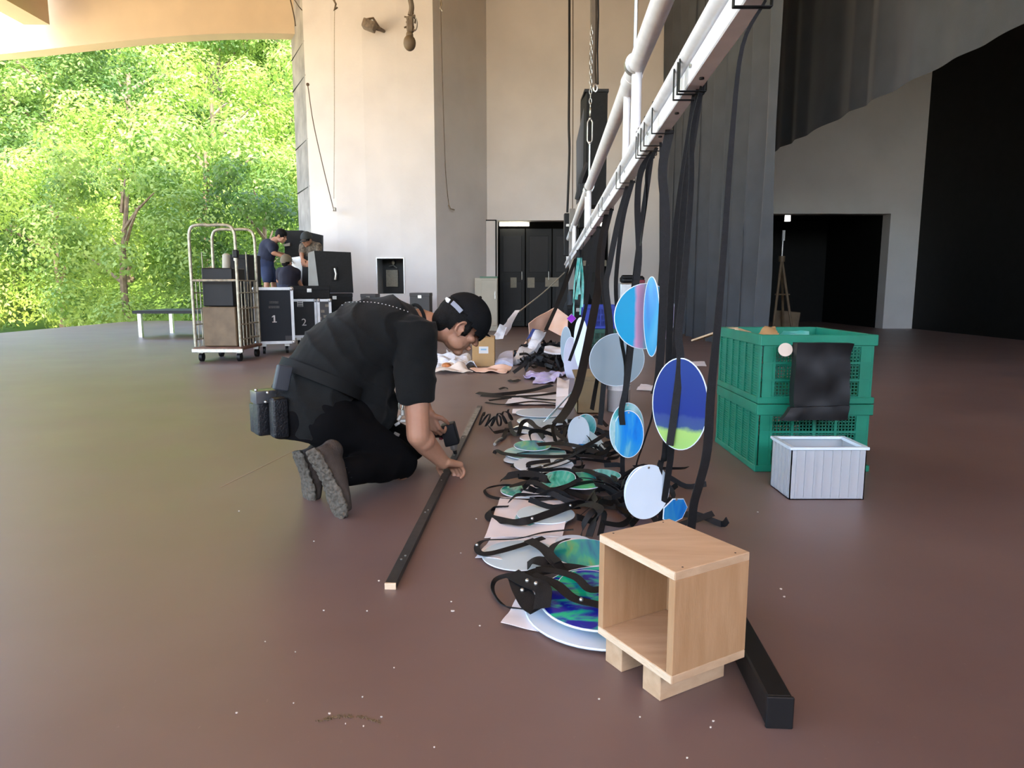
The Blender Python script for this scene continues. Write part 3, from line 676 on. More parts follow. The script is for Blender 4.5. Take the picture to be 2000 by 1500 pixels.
for z, ww in ((.64, .11), (.58, .13)):
    t.add('faded_print', box2(BM(), (xm - ww / 2, Yc + .004, z), (xm + ww / 2, Yc + .0095, z + .03)), mat('faded_print_grey', (.06, .06, .06), .6, vscale=60, col2=(.015, .015, .015)))
t.add('corner_label', box2(BM(), (xm + .12, Yc + .004, .17), (xm + .22, Yc + .0095, .23)), mat('dull_label', (.035, .035, .04), .6)); t.done().rotation_euler.z = R(19)
Yd = 9.7; t = flight_case(X_(553, Yd), X_(604, Yd), Yd, .6, .14, P(570, 584, Yd).z, 'black flight case marked 2 with a bright silver lid edge', '2')
t.add('sticker', box2(BM(), (X_(567, Yd), Yd + .003, P(570, 599, Yd).z), (X_(578, Yd), Yd + .0095, P(570, 586, Yd).z)), M['label'])
bm = BM()
for k in range(3): box2(bm, (X_(568, Yd), Yd + .001, P(570, 598.4 - k * 4, Yd).z), (X_(577, Yd), Yd + .003, P(570, 596.4 - k * 4, Yd).z))
t.add('sticker_print', bm, M['black']); t.done().rotation_euler.z = R(17)
t = flight_case(X_(606, Yd), X_(633, Yd), Yd, .6, .14, P(570, 584, Yd).z, 'narrow grey-panelled flight case with small labels, right of case 2', None, hull=mat('charcoal_laminate', (.045, .045, .047), .5, var=.15))
for px, py, wp in ((626, 597, 7), (618, 608, 7), (612, 622, 8), (624, 618, 9), (612, 632, 6)):
    a = P(px - wp / 2, py - 2.5, Yd); b = P(px + wp / 2, py + 2.5, Yd); t.add('small_label', box2(BM(), (a.x, Yd + .003, b.z), (b.x, Yd + .0095, a.z)), M['notice'])
t.done().rotation_euler.z = R(17)
def plain_box(pa, pb, Y, dep, label, m=None, name='equipment_box', cat='box', z0=None, extras=True):
    a, b = P(*pa, Y), P(*pb, Y); z0 = b.z if z0 is None else z0
    t = Thing(name, label, cat); t.add('body', box2(BM(), (a.x, Y, z0), (b.x, Y + dep, a.z - .015), bev=.008), m or M['blackbox'])
    t.add('lid', box2(BM(), (a.x - .004, Y - .006, a.z - .06), (b.x + .004, Y + dep + .004, a.z), bev=.006), m or M['blackbox'])
    if extras: t.add('latch', box2(BM(), ((a.x + b.x) / 2 - .03, Y - .014, a.z - .09), ((a.x + b.x) / 2 + .03, Y - .004, a.z - .04)), M['steel'])
    return t
zc = P(570, 584, Yd).z
plain_box((553, 558), (632, 583), Yd, .55, 'flat black box lying on top of case 2', z0=zc + .003).done().rotation_euler.z = R(17)
plain_box((610, 573), (681, 640), 10.65, .55, 'black box under the big wedge speaker', z0=.01).done().rotation_euler.z = R(14)
plain_box((437, 497), (487, 554), 10.2, .5, 'black rack case with pale handles behind the roll cage', z0=P(470, 556, 10.2).z).done()
plain_box((437, 556), (487, 640), 10.2, .6, 'lower black rack case behind the roll cage', z0=.01).done()
plain_box((704, 574), (735, 640), 12.2, .4, 'small grey box standing by the wall left of the hatch', m=mat('mid_grey_paint', (.10, .10, .10), .6), z0=.01).done()
plain_box((800, 572), (840, 640), 11.8, .4, 'dark grey box beyond the crew member in black', m=mat('dark_grey_paint', (.07, .07, .07), .6), z0=.01).done()
# low platform where the crew stands
t = Thing('platform', 'low black platform under the men working at the back left', 'platform')
t.add('deck', box2(BM(), (-6.4, 11.7, .40), (-3.0, 12.88, .45)), M['black'])
for x in (-6.3, -4.6, -3.1):
    for y in (11.75, 12.83): t.add('leg', box2(BM(), (x - .03, y - .03, 0), (x + .03, y + .03, .40)), M['steel'])
t.done()
# wedge speaker
t = Thing('wedge_speaker', 'big dark wedge-shaped speaker with a handle, its left side panel pale', 'speaker'); Y = 10.7
pl = [P(606, 490, Y), P(676, 492, Y), P(681, 572, Y), P(616, 572, Y)]
back = .45
def quadbox(pl, dy, off=V((0, 0, 0))):
    bm = BM(); f = [bm.verts.new(p) for p in pl]; g_ = [bm.verts.new(p + V((0, dy, 0)) + off) for p in pl]; bm.faces.new(f); bm.faces.new(g_[::-1])
    for i in range(len(pl)): bm.faces.new((f[i], f[(i + 1) % len(pl)], g_[(i + 1) % len(pl)], g_[i]))
    return bm
t.add('cabinet', quadbox(pl, .5), M['blackbox'])
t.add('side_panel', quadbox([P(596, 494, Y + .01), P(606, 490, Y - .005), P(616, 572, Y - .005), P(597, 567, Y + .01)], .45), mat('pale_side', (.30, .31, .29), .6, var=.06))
a, b = P(638, 521, Y), P(652, 549, Y)
h_ = t.add('handle_cup', box2(BM(), (a.x, Y - .01, b.z), (b.x, Y + .01, a.z), bev=.004), M['dark'])
t.add('handle', tube(BM(), [P(644, 524, Y - .03), P(646, 535, Y - .045), P(645, 546, Y - .03)], .02), M['steel'], parent=h_); t.done().rotation_euler.z = R(17)
# silver sided box the two men lift, and the board behind
t = Thing('amplifier_case', 'open silver-sided case the crew leans over, black end to the right', 'case'); Y = 12.3
t.add('silver_side', quadbox([P(570, 503, Y), P(590, 500, Y), P(590, 597, Y), P(570, 597, Y)], .4), M['alu'])
t.add('black_end', quadbox([P(590.5, 500, Y - .02), P(601, 501, Y - .02), P(601, 597, Y - .02), P(590.5, 597, Y - .02)], .45), M['black']); t.done()
t = Thing('upright_board', 'large slanted black board standing behind the three crew members', 'board'); Y = 12.7
t.add('board', quadbox([P(556, 450, Y), P(590, 450, Y), P(628, 459, Y), P(628, 585, Y), P(556, 585, Y)], .12), M['blackbox'])
t.add('slot', quadbox([P(551, 478, Y - .02), P(566, 474, Y - .02), P(566, 480, Y - .02), P(557, 481, Y - .02)], .015), M['beige']); t.done()
# roll cage trolley
t = Thing('roll_cage', 'tall steel roll cage trolley with mesh sides at the left edge', 'trolley'); Y = 7.9
xL, xR, zT = X_(375, Y), X_(464, Y), P(450, 440, Y).z
zb = .17
for (ya, lab) in ((Y, 'front'), (Y + .6, 'back')):
    bm = tube(BM(), smooth_path([(xR - .30, ya, zT), (xR - .08, ya, zT), (xR - .01, ya, zT - .07), (xR, ya, zT - .25), (xR, ya, .9), (xR, ya, zb)], 4), .017, 10); t.add('side_post', bm, M['cage'])
    t.add('side_post', tube(BM(), smooth_path([(xL + .30, ya, zT), (xL + .08, ya, zT), (xL + .01, ya, zT - .07), (xL, ya, zT - .25), (xL, ya, .9), (xL, ya, zb)], 4), .017, 10), M['cage'])
for k in range(7):
    y = Y + .6 * k / 6
    for x in (xL, xR): 
        t.add('wire_bar', tube(BM(), [(x, y, zb), (x, y, .92 if k % 3 else 1.25)], .006, 6), M['cage'])
for k in range(9):
    x = xL + (xR - xL) * (k + .5) / 9; t.add('wire_bar', tube(BM(), [(x, Y + .6, zb), (x, Y + .6, .92)], .006, 6), M['cage'])
for z in (.25, .42, .60, .78, .92):
    for x in (xL, xR): t.add('cross_bar', tube(BM(), [(x, Y, z), (x, Y + .6, z)], .008, 6), M['cage'])
    t.add('cross_bar', tube(BM(), [(xL, Y + .6, z), (xR, Y + .6, z)], .008, 6), M['cage'])
t.add('cross_bar', tube(BM(), [(xL, Y, .92), (xR, Y, .92)], .014, 8), M['cage'])
t.add('base_shelf', box2(BM(), (xL - .02, Y - .03, .13), (xR + .02, Y + .63, .16), bev=.006), mat('rusty_base', (.17, .09, .06), .7, var=.3))
t.add('base_frame', box2(BM(), (xL - .03, Y - .05, .105), (xR + .04, Y - .02, .15), bev=.005), M['steel'])
for x in (xL + .05, xR - .03):
    for y in (Y + .03, Y + .57):
        c = t.add('caster', box2(BM(), (x - .03, y - .03, .095), (x + .03, y + .03, .13)), M['steel']); t.add('wheel', tube(BM(), [(x - .018, y, .05), (x + .018, y, .05)], .05, 14), M['black'], parent=c)
t.add('joint_clamp', box2(BM(), (xR - .03, Y - .03, zT - .36), (xR + .03, Y + .03, zT - .27), bev=.01), M['black']); t.done()
single('pale_bottle', tube(BM(), [P(442, 524, 8.3) + V((0, .0, 0)), P(442, 498, 8.3), P(442, 495, 8.3)], [.045, .045, .02], 14), M['beige'], 'pale cylinder standing on boxes in the roll cage', 'bottle')
single('packed_box', box2(BM(), (xL + .05, Y + .1, .165), (xR - .08, Y + .5, .62), bev=.01), M['wood_dark'], 'dark box loaded in the bottom of the roll cage', 'box')
single('packed_box', box2(BM(), (xL + .06, Y + .12, .625), (xR - .10, Y + .5, P(442, 524, 8.3).z - .003), bev=.01), M['black'], 'black box stacked upper in the roll cage', 'box')

# ================================================================== RIGHT SIDE: CRATES, TUB, TRIPOD
def crate(x0, y0, z0, wx, wy, h, label, m, name='folding_crate'):
    """folding crate: x0,y0 = near left corner"""
    t = Thing(name, label, 'crate'); e = .012
    t.add('floor_panel', box2(BM(), (x0 + e, y0 + e, z0 + .004), (x0 + wx - e, y0 + wy - e, z0 + .02)), m)
    for z, hh, nm in ((z0, .030, 'bottom_rim'), (z0 + h - .052, .050, 'top_rim')):
        bm = BM(); o = .006
        box2(bm, (x0 - o, y0 - o, z), (x0 + wx + o, y0 + e, z + hh), bev=.003); box2(bm, (x0 - o, y0 + wy - e, z), (x0 + wx + o, y0 + wy + o, z + hh), bev=.003)
        box2(bm, (x0 - o, y0 + e, z), (x0 + e, y0 + wy - e, z + hh), bev=.003); box2(bm, (x0 + wx - e, y0 + e, z), (x0 + wx + o, y0 + wy - e, z + hh), bev=.003)
        t.add(nm, bm, m)
    za, zb_ = z0 + .03, z0 + h - .052
    for x in (x0, x0 + wx - e):          # the two long walls: broad ribs over fine louvres
        n = 6; mp = t.add('side_wall', box2(BM(), (x + .004, y0 + e, za), (x + e - .003, y0 + wy - e, zb_)), m)
        for k in range(n + 1):
            yy = y0 + e + (wy - 2 * e) * k / n; t.add('rib', box2(BM(), (x - .004, max(y0 + .001, yy - .011), za), (x + .004, min(y0 + wy, yy + .011), zb_)), m, parent=mp)
        bm = BM(); k = 0; z = za + .008
        while z < zb_ - .005: box2(bm, (x - .0005, y0 + e, z), (x + .005, y0 + wy - e, z + .004)); z += .012
        t.add('louvres', bm, m, parent=mp, kind='stuff')
    for y in (y0, y0 + wy - e):          # end walls: open lattice with frame
        bm = BM(); nx_ = 4
        for k in range(nx_ + 1):
            xx = x0 + e + .05 + (wx - 2 * e - .1) * k / nx_; box2(bm, (xx - .006, y - .002, za), (xx + .006, y + .008, zb_))
        for k in range(4):
            zz = za + (zb_ - za) * k / 3; box2(bm, (x0 + e, y - .001, zz - .005), (x0 + wx - e, y + .007, zz + .005))
        t.add('end_frame', bm, m, kind='stuff')
        bm = BM()
        k = x0 + .075
        while k < x0 + wx - .06: box2(bm, (k - .002, y + .003, za), (k + .002, y + .006, zb_)); k += .015
        z = za + .01
        while z < zb_ - .005: box2(bm, (x0 + .06, y + .003, z - .002), (x0 + wx - .06, y + .006, z + .002)); z += .015
        t.add('end_lattice', bm, m, kind='stuff')
        for s in (x0 + e, x0 + wx - .06): t.add('corner_panel', box2(BM(), (s, y + .002, za), (s + .048, y + .009, zb_)), m)
    return t
gc = G(1475, 921)
crate(gc.x, gc.y, .0, .52, .62, .318, 'lower green folding crate of the stack by the curtain', M['green']).done()
crate(gc.x, gc.y, .319, .52, .62, .318, 'upper green folding crate of the stack, filled with odds and ends', M['green']).done()
def slat(a, b, wd, th, label, m=None, name='wood_strip', cat='wood', up=(0, 0, 1)):
    a, b = V(a), V(b); d = b - a; q = d.to_track_quat('X', 'Z').to_matrix()
    return single(name, box(BM(), (a + b) / 2, (d.length, wd, th), rot=q, bev=.001), m or M['ply'], label, cat)
slat(P(1355, 665, 4.0), P(1428, 640, 3.74), .04, .010, 'thin pale wooden slat sticking out of the upper crate to the left')
slat(P(1416, 644, 3.68), P(1442, 643, 3.66), .05, .02, 'short pale wood offcut on the crate rim beside the long slat', name='wood_offcut', cat='wood')
slat(P(1440, 643, 3.5), P(1462, 650, 3.4), .03, .010, 'small wood chip piece at the back of the upper crate', name='wood_offcut', cat='wood')
single('brown_package', sheet(BM(), [P(1480, 660, 3.35), P(1520, 660, 3.35), P(1512, 645, 3.45), P(1492, 645, 3.45)], .03, 5, 5, .02, 14), M['card'], 'crumpled tan package lying in the upper green crate', 'package')
single('teal_sheet', sheet(BM(), [P(1522, 655, 3.4), P(1580, 658, 3.4), P(1580, 648, 3.45), P(1530, 648, 3.45)], .004, 6, 4, .01, 14), M['aqua'], 'teal plastic sheet sticking up at the right of the upper crate', 'sheet')
single('masking_tape', tube(BM(), [P(1534, 683, 3.05), P(1534, 683, 3.12)], .030, 20), mat('tape_cream', (.62, .52, .42), .6, var=.05), 'small cream roll hanging on the dark bag beside the crates', 'tape')
t = Thing('black_bag', 'black bag hanging on the front of the green crates at the right', 'bag')
a, b = P(1546, 668, 3.06), P(1640, 812, 3.06)
t.add('bag_body', sheet(BM(), [(a.x, 3.03, b.z), (b.x, 3.03, b.z), (b.x, 3.03, a.z), (a.x, 3.03, a.z)], .05, 8, 10, .03, 9), M['black'])
t.add('bag_flap', sheet(BM(), [(a.x - .06, 3.0, b.z - .005), (b.x, 3.0, b.z - .005), (b.x, 3.0, b.z + .06), (a.x - .02, 3.0, b.z + .05)], .03, 8, 4, .02, 9), M['black']); t.done()
# clear tub
g0 = G(1541, 976); t = Thing('clear_tub', 'clear ribbed plastic tub on the floor in front of the green crates', 'tub')
x0, y0 = g0.x, g0.y; hh = .205; bm = BM()
for (a, b) in (((x0, y0, .0), (x0 + .30, y0 + .004, hh)), ((x0, y0 + .2, 0), (x0 + .30, y0 + .204, hh)), ((x0, y0, 0), (x0 + .004, y0 + .204, hh)), ((x0 + .296, y0, 0), (x0 + .30, y0 + .204, hh)), ((x0, y0, 0), (x0 + .3, y0 + .2, .004))): box2(bm, a, b)
t.add('tub_wall', bm, M['clear'])
bm = BM(); box2(bm, (x0 - .008, y0 - .008, hh), (x0 + .308, y0 + .012, hh + .012), bev=.002); box2(bm, (x0 - .008, y0 + .192, hh), (x0 + .308, y0 + .212, hh + .012), bev=.002); box2(bm, (x0 - .008, y0 + .012, hh), (x0 + .012, y0 + .192, hh + .012)); box2(bm, (x0 + .288, y0 + .012, hh), (x0 + .308, y0 + .192, hh + .012))
t.add('rim', bm, M['whitedisc'])
for k in range(8): t.add('rib', box2(BM(), (x0 + .02 + k * .036, y0 - .004, .01), (x0 + .028 + k * .036, y0, hh)), M['clear'])
for k in range(5): t.add('rib', box2(BM(), (x0 - .004, y0 + .02 + k * .036, .01), (x0, y0 + .028 + k * .036, hh)), M['clear'])
t.done()
single('folded_cloth', sheet(BM(), [(x0 + .01, y0 + .01, .01), (x0 + .29, y0 + .01, .01), (x0 + .29, y0 + .18, .03), (x0 + .01, y0 + .18, .05)], .02, 8, 8, .03, 10), M['paper'], 'white crumpled cloth in the bottom of the clear tub', 'cloth')
# tripod stand in the dark opening
t = Thing('tripod_stand', 'tall pale tripod stand before the dark opening at far right', 'stand'); Y = 11.5; c = P(1527, 505, Y)
for px, yy in ((1508, Y - .3), (1530, Y + .4), (1550, Y - .1)): e_ = P(px, 650, yy); e_.z = 0.01; t.add('leg', tube(BM(), [c, e_], .022, 8), M['wood_dark'])
t.add('mast', tube(BM(), [c + V((0, 0, -.1)), P(1530, 455, Y)], .014), M['steel']); t.add('mast_tip', tube(BM(), [P(1530, 470, Y), P(1531, 450, Y)], .024), M['label'])
t.add('hub', tube(BM(), [c + V((0, 0, -.05)), c + V((0, 0, .04))], .05, 12), M['wood_dark'])
a_ = c + V((.25, .1, -.9)); t.add('brace', tube(BM(), [P(1514, 575, Y - .1), P(1542, 575, Y)], .012), M['wood_dark']); t.done()
single('wall_board', box(BM(), P(1536, 627, 11.9), (.42, .06, .34), rot=Matrix.Rotation(.1, 3, 'Y'), bev=.01), M['wood_dark'], 'brown board leaning at the foot of the tripod stand', 'board')

# black steel bar behind the wooden box
t = Thing('steel_foot_bar', 'long black square steel bar lying on the floor right of the wooden box', 'bar')
a, b = G(1520, 1420), G(1400, 1180); a.z = b.z = .033; d = (b - a); q = d.to_track_quat('Y', 'Z').to_matrix()
t.add('bar', box(BM(), (a + b) / 2, (.050, d.length, .064), rot=q, bev=.004), M['blackm']); t.add('end_plate', box(BM(), a - d.normalized() * .003, (.052, .008, .066), rot=q, bev=.002), M['black']); t.done()

# ================================================================== WOODEN BOX ON RUNNERS
c0 = V((.318, 1.280, 0)); e1 = V((-.50, .866, 0)); e2 = V((.866, .50, 0)); L1, L2, zf, zt, tp = .243, .208, .064, .300, .018
qb = Matrix((e2, e1, V((0, 0, 1)))).transposed()
def bb(a1, b1, a2, b2, za, zb_, bev=.0012):      # a1..b1 along e1, a2..b2 along e2
    return box(BM(), c0 + e1 * (a1 + b1) / 2 + e2 * (a2 + b2) / 2 + V((0, 0, (za + zb_) / 2)), (b2 - a2, b1 - a1, zb_ - za), rot=qb, bev=bev)
t = Thing('wooden_box', 'small pale wooden box with one open side, standing on two wooden runners', 'box')
t.add('top_board', bb(0, L1, 0, L2, zt - tp, zt), M['ply']); t.add('bottom_board', bb(0, L1, 0, L2, zf, zf + tp), M['ply'])
t.add('side_board', bb(.0, tp, 0, L2, zf + tp, zt - tp), M['ply_shade']); t.add('side_board', bb(L1 - tp, L1, 0, L2, zf + tp, zt - tp), M['ply_shade'])
t.add('back_board', bb(tp, L1 - tp, L2 - tp, L2, zf + tp, zt - tp), M['ply_shade'])
bm = bb(.002, L1 - .002, -.0008, .0004, zt - tp + .001, zt - .001, 0); t.add('cut_edge', bm, M['ply_edge'])
bm = bb(.002, L1 - .002, -.0008, .0004, zf + .001, zf + tp - .001, 0); t.add('cut_edge', bm, M['ply_edge'])
for a, b in ((.045, .100), (.170, .228)): t.add('runner', bb(a, b, .012, L2 - .01, .0, zf), M['ply'])
for a, b in ((.012, .03), (.012, L2 - .03), (L1 - .012, .03), (L1 - .012, L2 - .03)):
    p = c0 + e1 * a + e2 * b + V((0, 0, zt)); t.add('screw_head', tube(BM(), [p - V((0, 0, .002)), p + V((0, 0, .0004))], .0022, 8), M['blackm'])
t.done(c0)

# ================================================================== BATTEN THE MAN WORKS ON
BA, BB = G(763, 1150), G(937, 797); bd = (BB - BA).normalized(); bs = V((bd.y, -bd.x, 0)); qq = bd.to_track_quat('Y', 'Z').to_matrix(); BT = .018
t = Thing('batten', 'long narrow black batten lying on the floor, held down by the kneeling man', 'batten')
t.add('strip', box(BM(), (BA + BB) / 2 + V((0, 0, BT / 2)), (.032, (BB - BA).length, BT), rot=qq, bev=.001), mat('charcoal_painted_batten', (.030, .031, .030), .45, var=.3, vscale=30))
t.add('bare_end', box(BM(), BA - bd * .002 + V((0, 0, BT / 2)), (.032, .006, BT), rot=qq), M['ply_edge'], label='bare pale wooden end')
for s_ in (.17, .20, .62, .645, 1.05, 1.5, 1.9):
    if s_ < (BB - BA).length:
        p = BA + bd * s_ + bs * (.004 if s_ in (.2, .645) else -.003) + V((0, 0, BT)); t.add('screw', tube(BM(), [p, p + V((0, 0, .002))], .0035, 8), M['steel'])
t.add('worn_tape', box(BM(), BA + bd * ((BB - BA).length - .55) + V((0, 0, BT + .0006)), (.030, .9, .0012), rot=qq), mat('worn_grey_tape', (.13, .13, .11), .6, vscale=40, col2=(.30, .29, .25)))
t.done()

# ================================================================== STRAPS AND ACRYLIC DISCS HANGING FROM THE TRUSS
def YB(px, z=-.06):
    lo, hi = .9, 13.4
    for _ in range(40):
        m = (lo + hi) / 2; zz = TZ(m) + z - CAMH; d = m * cp - zz * sp
        if 1000 + FPX * (TX(m)) / d > px: lo = m
        else: hi = m
    return lo
def strand(label, pxb, path, wpx, discs=(), dy=0., name='strap_with_discs', twist=0., cat='strap', yaw0=0., m=None):
    """path: photo points below the beam; discs: (px,py,rx,ry,yaw_deg,mat,partname,label,dY)"""
    Yb = YB(pxb); n = len(path); pts = [V((TX(Yb) + .03, Yb, TZ(Yb) - .06))]
    for i, (a, b) in enumerate(path): pts.append(P(a, b, Yb + dy * (i + 1) / n))
    sp_ = smooth_path(pts, 5); w0, w1 = wpx if isinstance(wpx, tuple) else (wpx, wpx); wd = [(w0 + (w1 - w0) * min(1, i / len(sp_) * 1.6)) / FPX * Yb for i in range(len(sp_))]
    t = Thing(name if discs else 'webbing_strap', label, cat, None)
    sides = [V((math.cos(yaw0 + twist * i / len(sp_)), math.sin(yaw0 + twist * i / len(sp_)), 0)) for i in range(len(sp_))]
    t.add('strap' if discs else 'webbing', ribbon(BM(), sp_, wd, sides=sides), m or M['strap'])
    c = V((TX(Yb) + .004, Yb, TZ(Yb) - .02)); hw, hh = .038, .053; w2 = .007
    bm = BM()
    for s in (-1, 1): box(bm, c + V((s * hw, 0, 0)), (.0018, w2 * 2, hh * 2), rot=None)
    box(bm, c + V((0, 0, hh)), (hw * 2, w2 * 2, .0018)); box(bm, c + V((0, 0, -hh)), (hw * 2, w2 * 2, .0018))
    t.add('beam_loop', bm, m or M['strap'])
    for k, (px, py, rx, ry, yaw, mm, nm, lab, dY) in enumerate(discs):
        Yd_ = Yb + dy * .7 + dY; c = P(px, py, Yd_); a = R(yaw); k_ = Yd_ / FPX
        nrm = V((math.sin(a), -math.cos(a), -.05)); plate_bm = plate(BM(), c, nrm, rx * k_ / max(.25, abs(math.cos(a + math.atan2(px - 1000, FPX)))), ry * k_, (0, 0, 1), th=.004, wob=.004)
        t.add(nm, plate_bm, mm, label=lab)
        t.add('rivet', tube(BM(), [c + V((0, -.006, ry * k_ * .93)), c + V((0, .003, ry * k_ * .93))], .004, 8), M['steel'])
    return t.done()
base = P(1328, 882, YB(1350) + .05).z
DBLUE = mat('tmp', (0, 0, 0)); 
Zc = lambda py, Y: P(1000, py, Y).z
def dbands(name, Y, ybase, lst, **k):
    return bands(name, [(Zc(py, Y) - Zc(ybase, Y), c) for py, c in lst], **k)
# strands, near to far
strand('nearest black webbing strap, hanging bare from the top right corner down behind the wooden box', 1466, [(1450, 90), (1430, 260), (1414, 480), (1401, 640), (1389, 760), (1381, 880), (1366, 945), (1355, 985), (1350, 1035)], (5, 20), dy=.12, twist=.25)
Yx = YB(1350)
# the sheared stack of colour is the film's own print on this disc
blue_m = bands('blue_and_lime_film', [(-.20, (.24, .50, .14)), (-.085, (.34, .56, .14)), (-.070, (.03, .07, .20)), (-.040, (.025, .055, .22)), (-.030, (.003, .022, .20)), (.20, (.003, .035, .20))], wob=.03, rough=.18, metal=.2)
def strand_local(fn, *a, **k): return fn(*a, **k)
# discs get their own origin so that the film bands sit on the disc
def hang_disc(name, label, px, py, rx, ry, yaw, Y, m, cat='disc', th=.004, rim=True, extra=None, seg=44, group=None):
    c = P(px, py, Y); a = R(yaw); k_ = Y / FPX; nrm = V((math.sin(a), -math.cos(a), -.04)).normalized()
    view = (V((0, 0, CAMH)) - c).normalized(); f = max(.2, abs(V((nrm.x, nrm.y, 0)).normalized().dot(V((view.x, view.y, 0)).normalized())))
    t = Thing(name, label, cat, group)
    t.add('face', plate(BM(), c, nrm, rx * k_ / f, ry * k_, (0, 0, 1), th=th, seg=seg), m)
    if rim:
        up = V((0, 0, 1)); up = (up - nrm * up.dot(nrm)).normalized(); rt_ = up.cross(nrm)
        t.add('rim', tube(BM(), [c + rt_ * (rx * k_ / f) * math.cos(q) + up * ry * k_ * math.sin(q) for q in [2 * math.pi * i / seg for i in range(seg)]], th * .62, 6, closed=True), M['whitedisc'])
    top = c + V((0, 0, ry * k_ * .92)) + nrm * .004
    t.add('rivet', tube(BM(), [top - nrm * .002, top + nrm * .003], .004, 8), M['steel'])
    if extra: extra(t, c, nrm, k_)
    return t.done(c)
strand('grey-lit black strap running down to the large blue and lime oval disc', 1350, [(1352, 260), (1350, 360), (1340, 500), (1332, 590), (1325, 655), (1329, 705), (1318, 800), (1308, 870)], (9, 15), dy=.04, twist=-.9, yaw0=.5)
hang_disc('oval_disc', 'large oval disc, deep blue above and lime green below, nearest of the hanging discs', 1328, 790, 53, 92, -30, Yx + .035, blue_m)
strand('pair-end black strap hanging below the blue and lime disc towards the wooden box', 1346, [(1336, 400), (1322, 640), (1312, 860), (1306, 920), (1296, 985), (1288, 1030)], 14, dy=.14, twist=.3)
Y5 = Yx + .12
hang_disc('round_disc', 'white round disc low behind the wooden box, black strap over its right side', 1264, 961, 43, 56, 20, Y5, M['whitedisc'])
hang_disc('round_disc', 'bright blue disc showing as a sliver left of the low white disc', 1252, 958, 32, 50, 20, Y5 + .03, IR_BLUE)
hang_disc('wedge_disc', 'small bright blue wedge of film peeping over the top of the wooden box', 1318, 997, 24, 26, 35, Y5 + .05, IR_BLUE, seg=7)
strand('black strap crossing the right side of the low white disc', 1338, [(1315, 500), (1301, 860), (1290, 905), (1283, 960), (1272, 1012)], 13, dy=.07, twist=.2)
# third cluster
Y3 = YB(1292)
strand('broad black strap in front of the turquoise and pink disc', 1292, [(1294, 330), (1300, 420), (1298, 520), (1295, 600), (1290, 690), (1285, 745), (1278, 770)], 17, dy=.03, twist=.5, yaw0=-.2)
cy_m = bands('turquoise_pink_film', [(-.20, (.01, .34, .62)), (-.045, (.01, .36, .64)), (-.033, (.62, .33, .52)), (-.010, (.50, .36, .58)), (.005, (.12, .45, .60)), (.06, (.02, .30, .58)), (.085, (.60, .35, .50)), (.10, (.02, .36, .60)), (.125, (.60, .35, .5))], axis=0, wob=.012, rough=.3)
hang_disc('round_disc', 'big turquoise disc with upright pink stripes, highest of the hanging discs', 1260, 618, 58, 63, 12, Y3 + .12, cy_m)
hang_disc('oval_disc', 'narrow cyan-blue oval disc turned edgeways in front of the big turquoise disc', 1273, 619, 15, 77, -48, Y3 + .05, IR_CY)
strand('black strap hanging left of the broad strap, down to the twin blue disc', 1262, [(1252, 335), (1245, 400), (1248, 500), (1241, 570), (1234, 660), (1224, 750), (1214, 800), (1216, 830)], 12, dy=.05, twist=-.6, yaw0=.2)
Y4 = YB(1262)
hang_disc('oval_disc', 'pale teal oval disc half hidden behind the bright blue one at knee height', 1224, 838, 33, 53, 10, Y4 + .07, IR4)
hang_disc('oval_disc', 'bright blue oval disc in front of a teal one at knee height', 1227, 848, 30, 48, -12, Y4 + .05, IR_BLUE)
strand('thin black strap hanging close right of the twin blue disc strap', 1268, [(1264, 330), (1262, 400), (1254, 450), (1251, 480)], 7, dy=.0, twist=2.0)
strand('black strap passing below the bright blue oval disc to the floor pile', 1258, [(1238, 560), (1222, 780), (1216, 890), (1216, 930), (1213, 975)], 10, dy=.05, twist=.4)
strand('thin dark strap slanting left behind the lime disc down to the floor', 1275, [(1290, 560), (1285, 700), (1276, 800), (1262, 850), (1245, 900), (1243, 915)], 5, dy=.3, twist=1.)
# fourth cluster
strand('black strap leading down across the big blue-grey disc, left strand', 1216, [(1208, 430), (1190, 520), (1184, 560), (1193, 650), (1182, 720), (1172, 830)], 11, dy=.1, twist=-.5)
strand('black strap leading down across the blue-grey disc, right strand', 1224, [(1218, 420), (1207, 500), (1203, 575), (1213, 660), (1222, 730), (1208, 830)], 9, dy=.05, twist=.9)
Y6 = YB(1218)
hang_disc('round_disc', 'big blue-grey round disc hanging behind three black straps', 1205, 703, 53, 52, 8, Y6 + .12, M['greydisc'])
strand('black strap hanging left of the blue-grey disc down to the khaki carton', 1186, [(1181, 470), (1176, 540), (1186, 640), (1176, 690), (1163, 760), (1156, 800)], 7, dy=-.9, twist=.6)
strand('long black strap sweeping down left to the pile of discs on the floor', 1178, [(1174, 480), (1168, 560), (1158, 620), (1142, 700), (1128, 760), (1108, 800), (1088, 826)], 13, dy=-1.9, twist=.2)
strand('black strap hanging in front of the white upright disc', 1162, [(1158, 500), (1150, 560), (1142, 610), (1128, 660), (1112, 705)], 7, dy=.1, twist=.4)
strand('short black strap hanging by the teal strips near the far end', 1150, [(1146, 520), (1145, 580), (1140, 620), (1138, 645)], 5, dy=.1, twist=.8)
Y7 = YB(1150)
hang_disc('oval_disc', 'white oval disc turned nearly edgeways behind the sweeping strap', 1135, 671, 14, 51, -50, Y7 - .25, M['whitedisc'])
hang_disc('oval_disc', 'lilac-grey oval disc just left of the upright white one', 1116, 702, 15, 44, -35, Y7 - .1, mat('lilac_grey_acrylic', (.42, .42, .50), .3, var=.05))
hang_disc('oval_disc', 'grey oval disc at the upper left of the lilac-grey one', 1106, 676, 11, 38, -35, Y7 + .3, M['greydisc'])
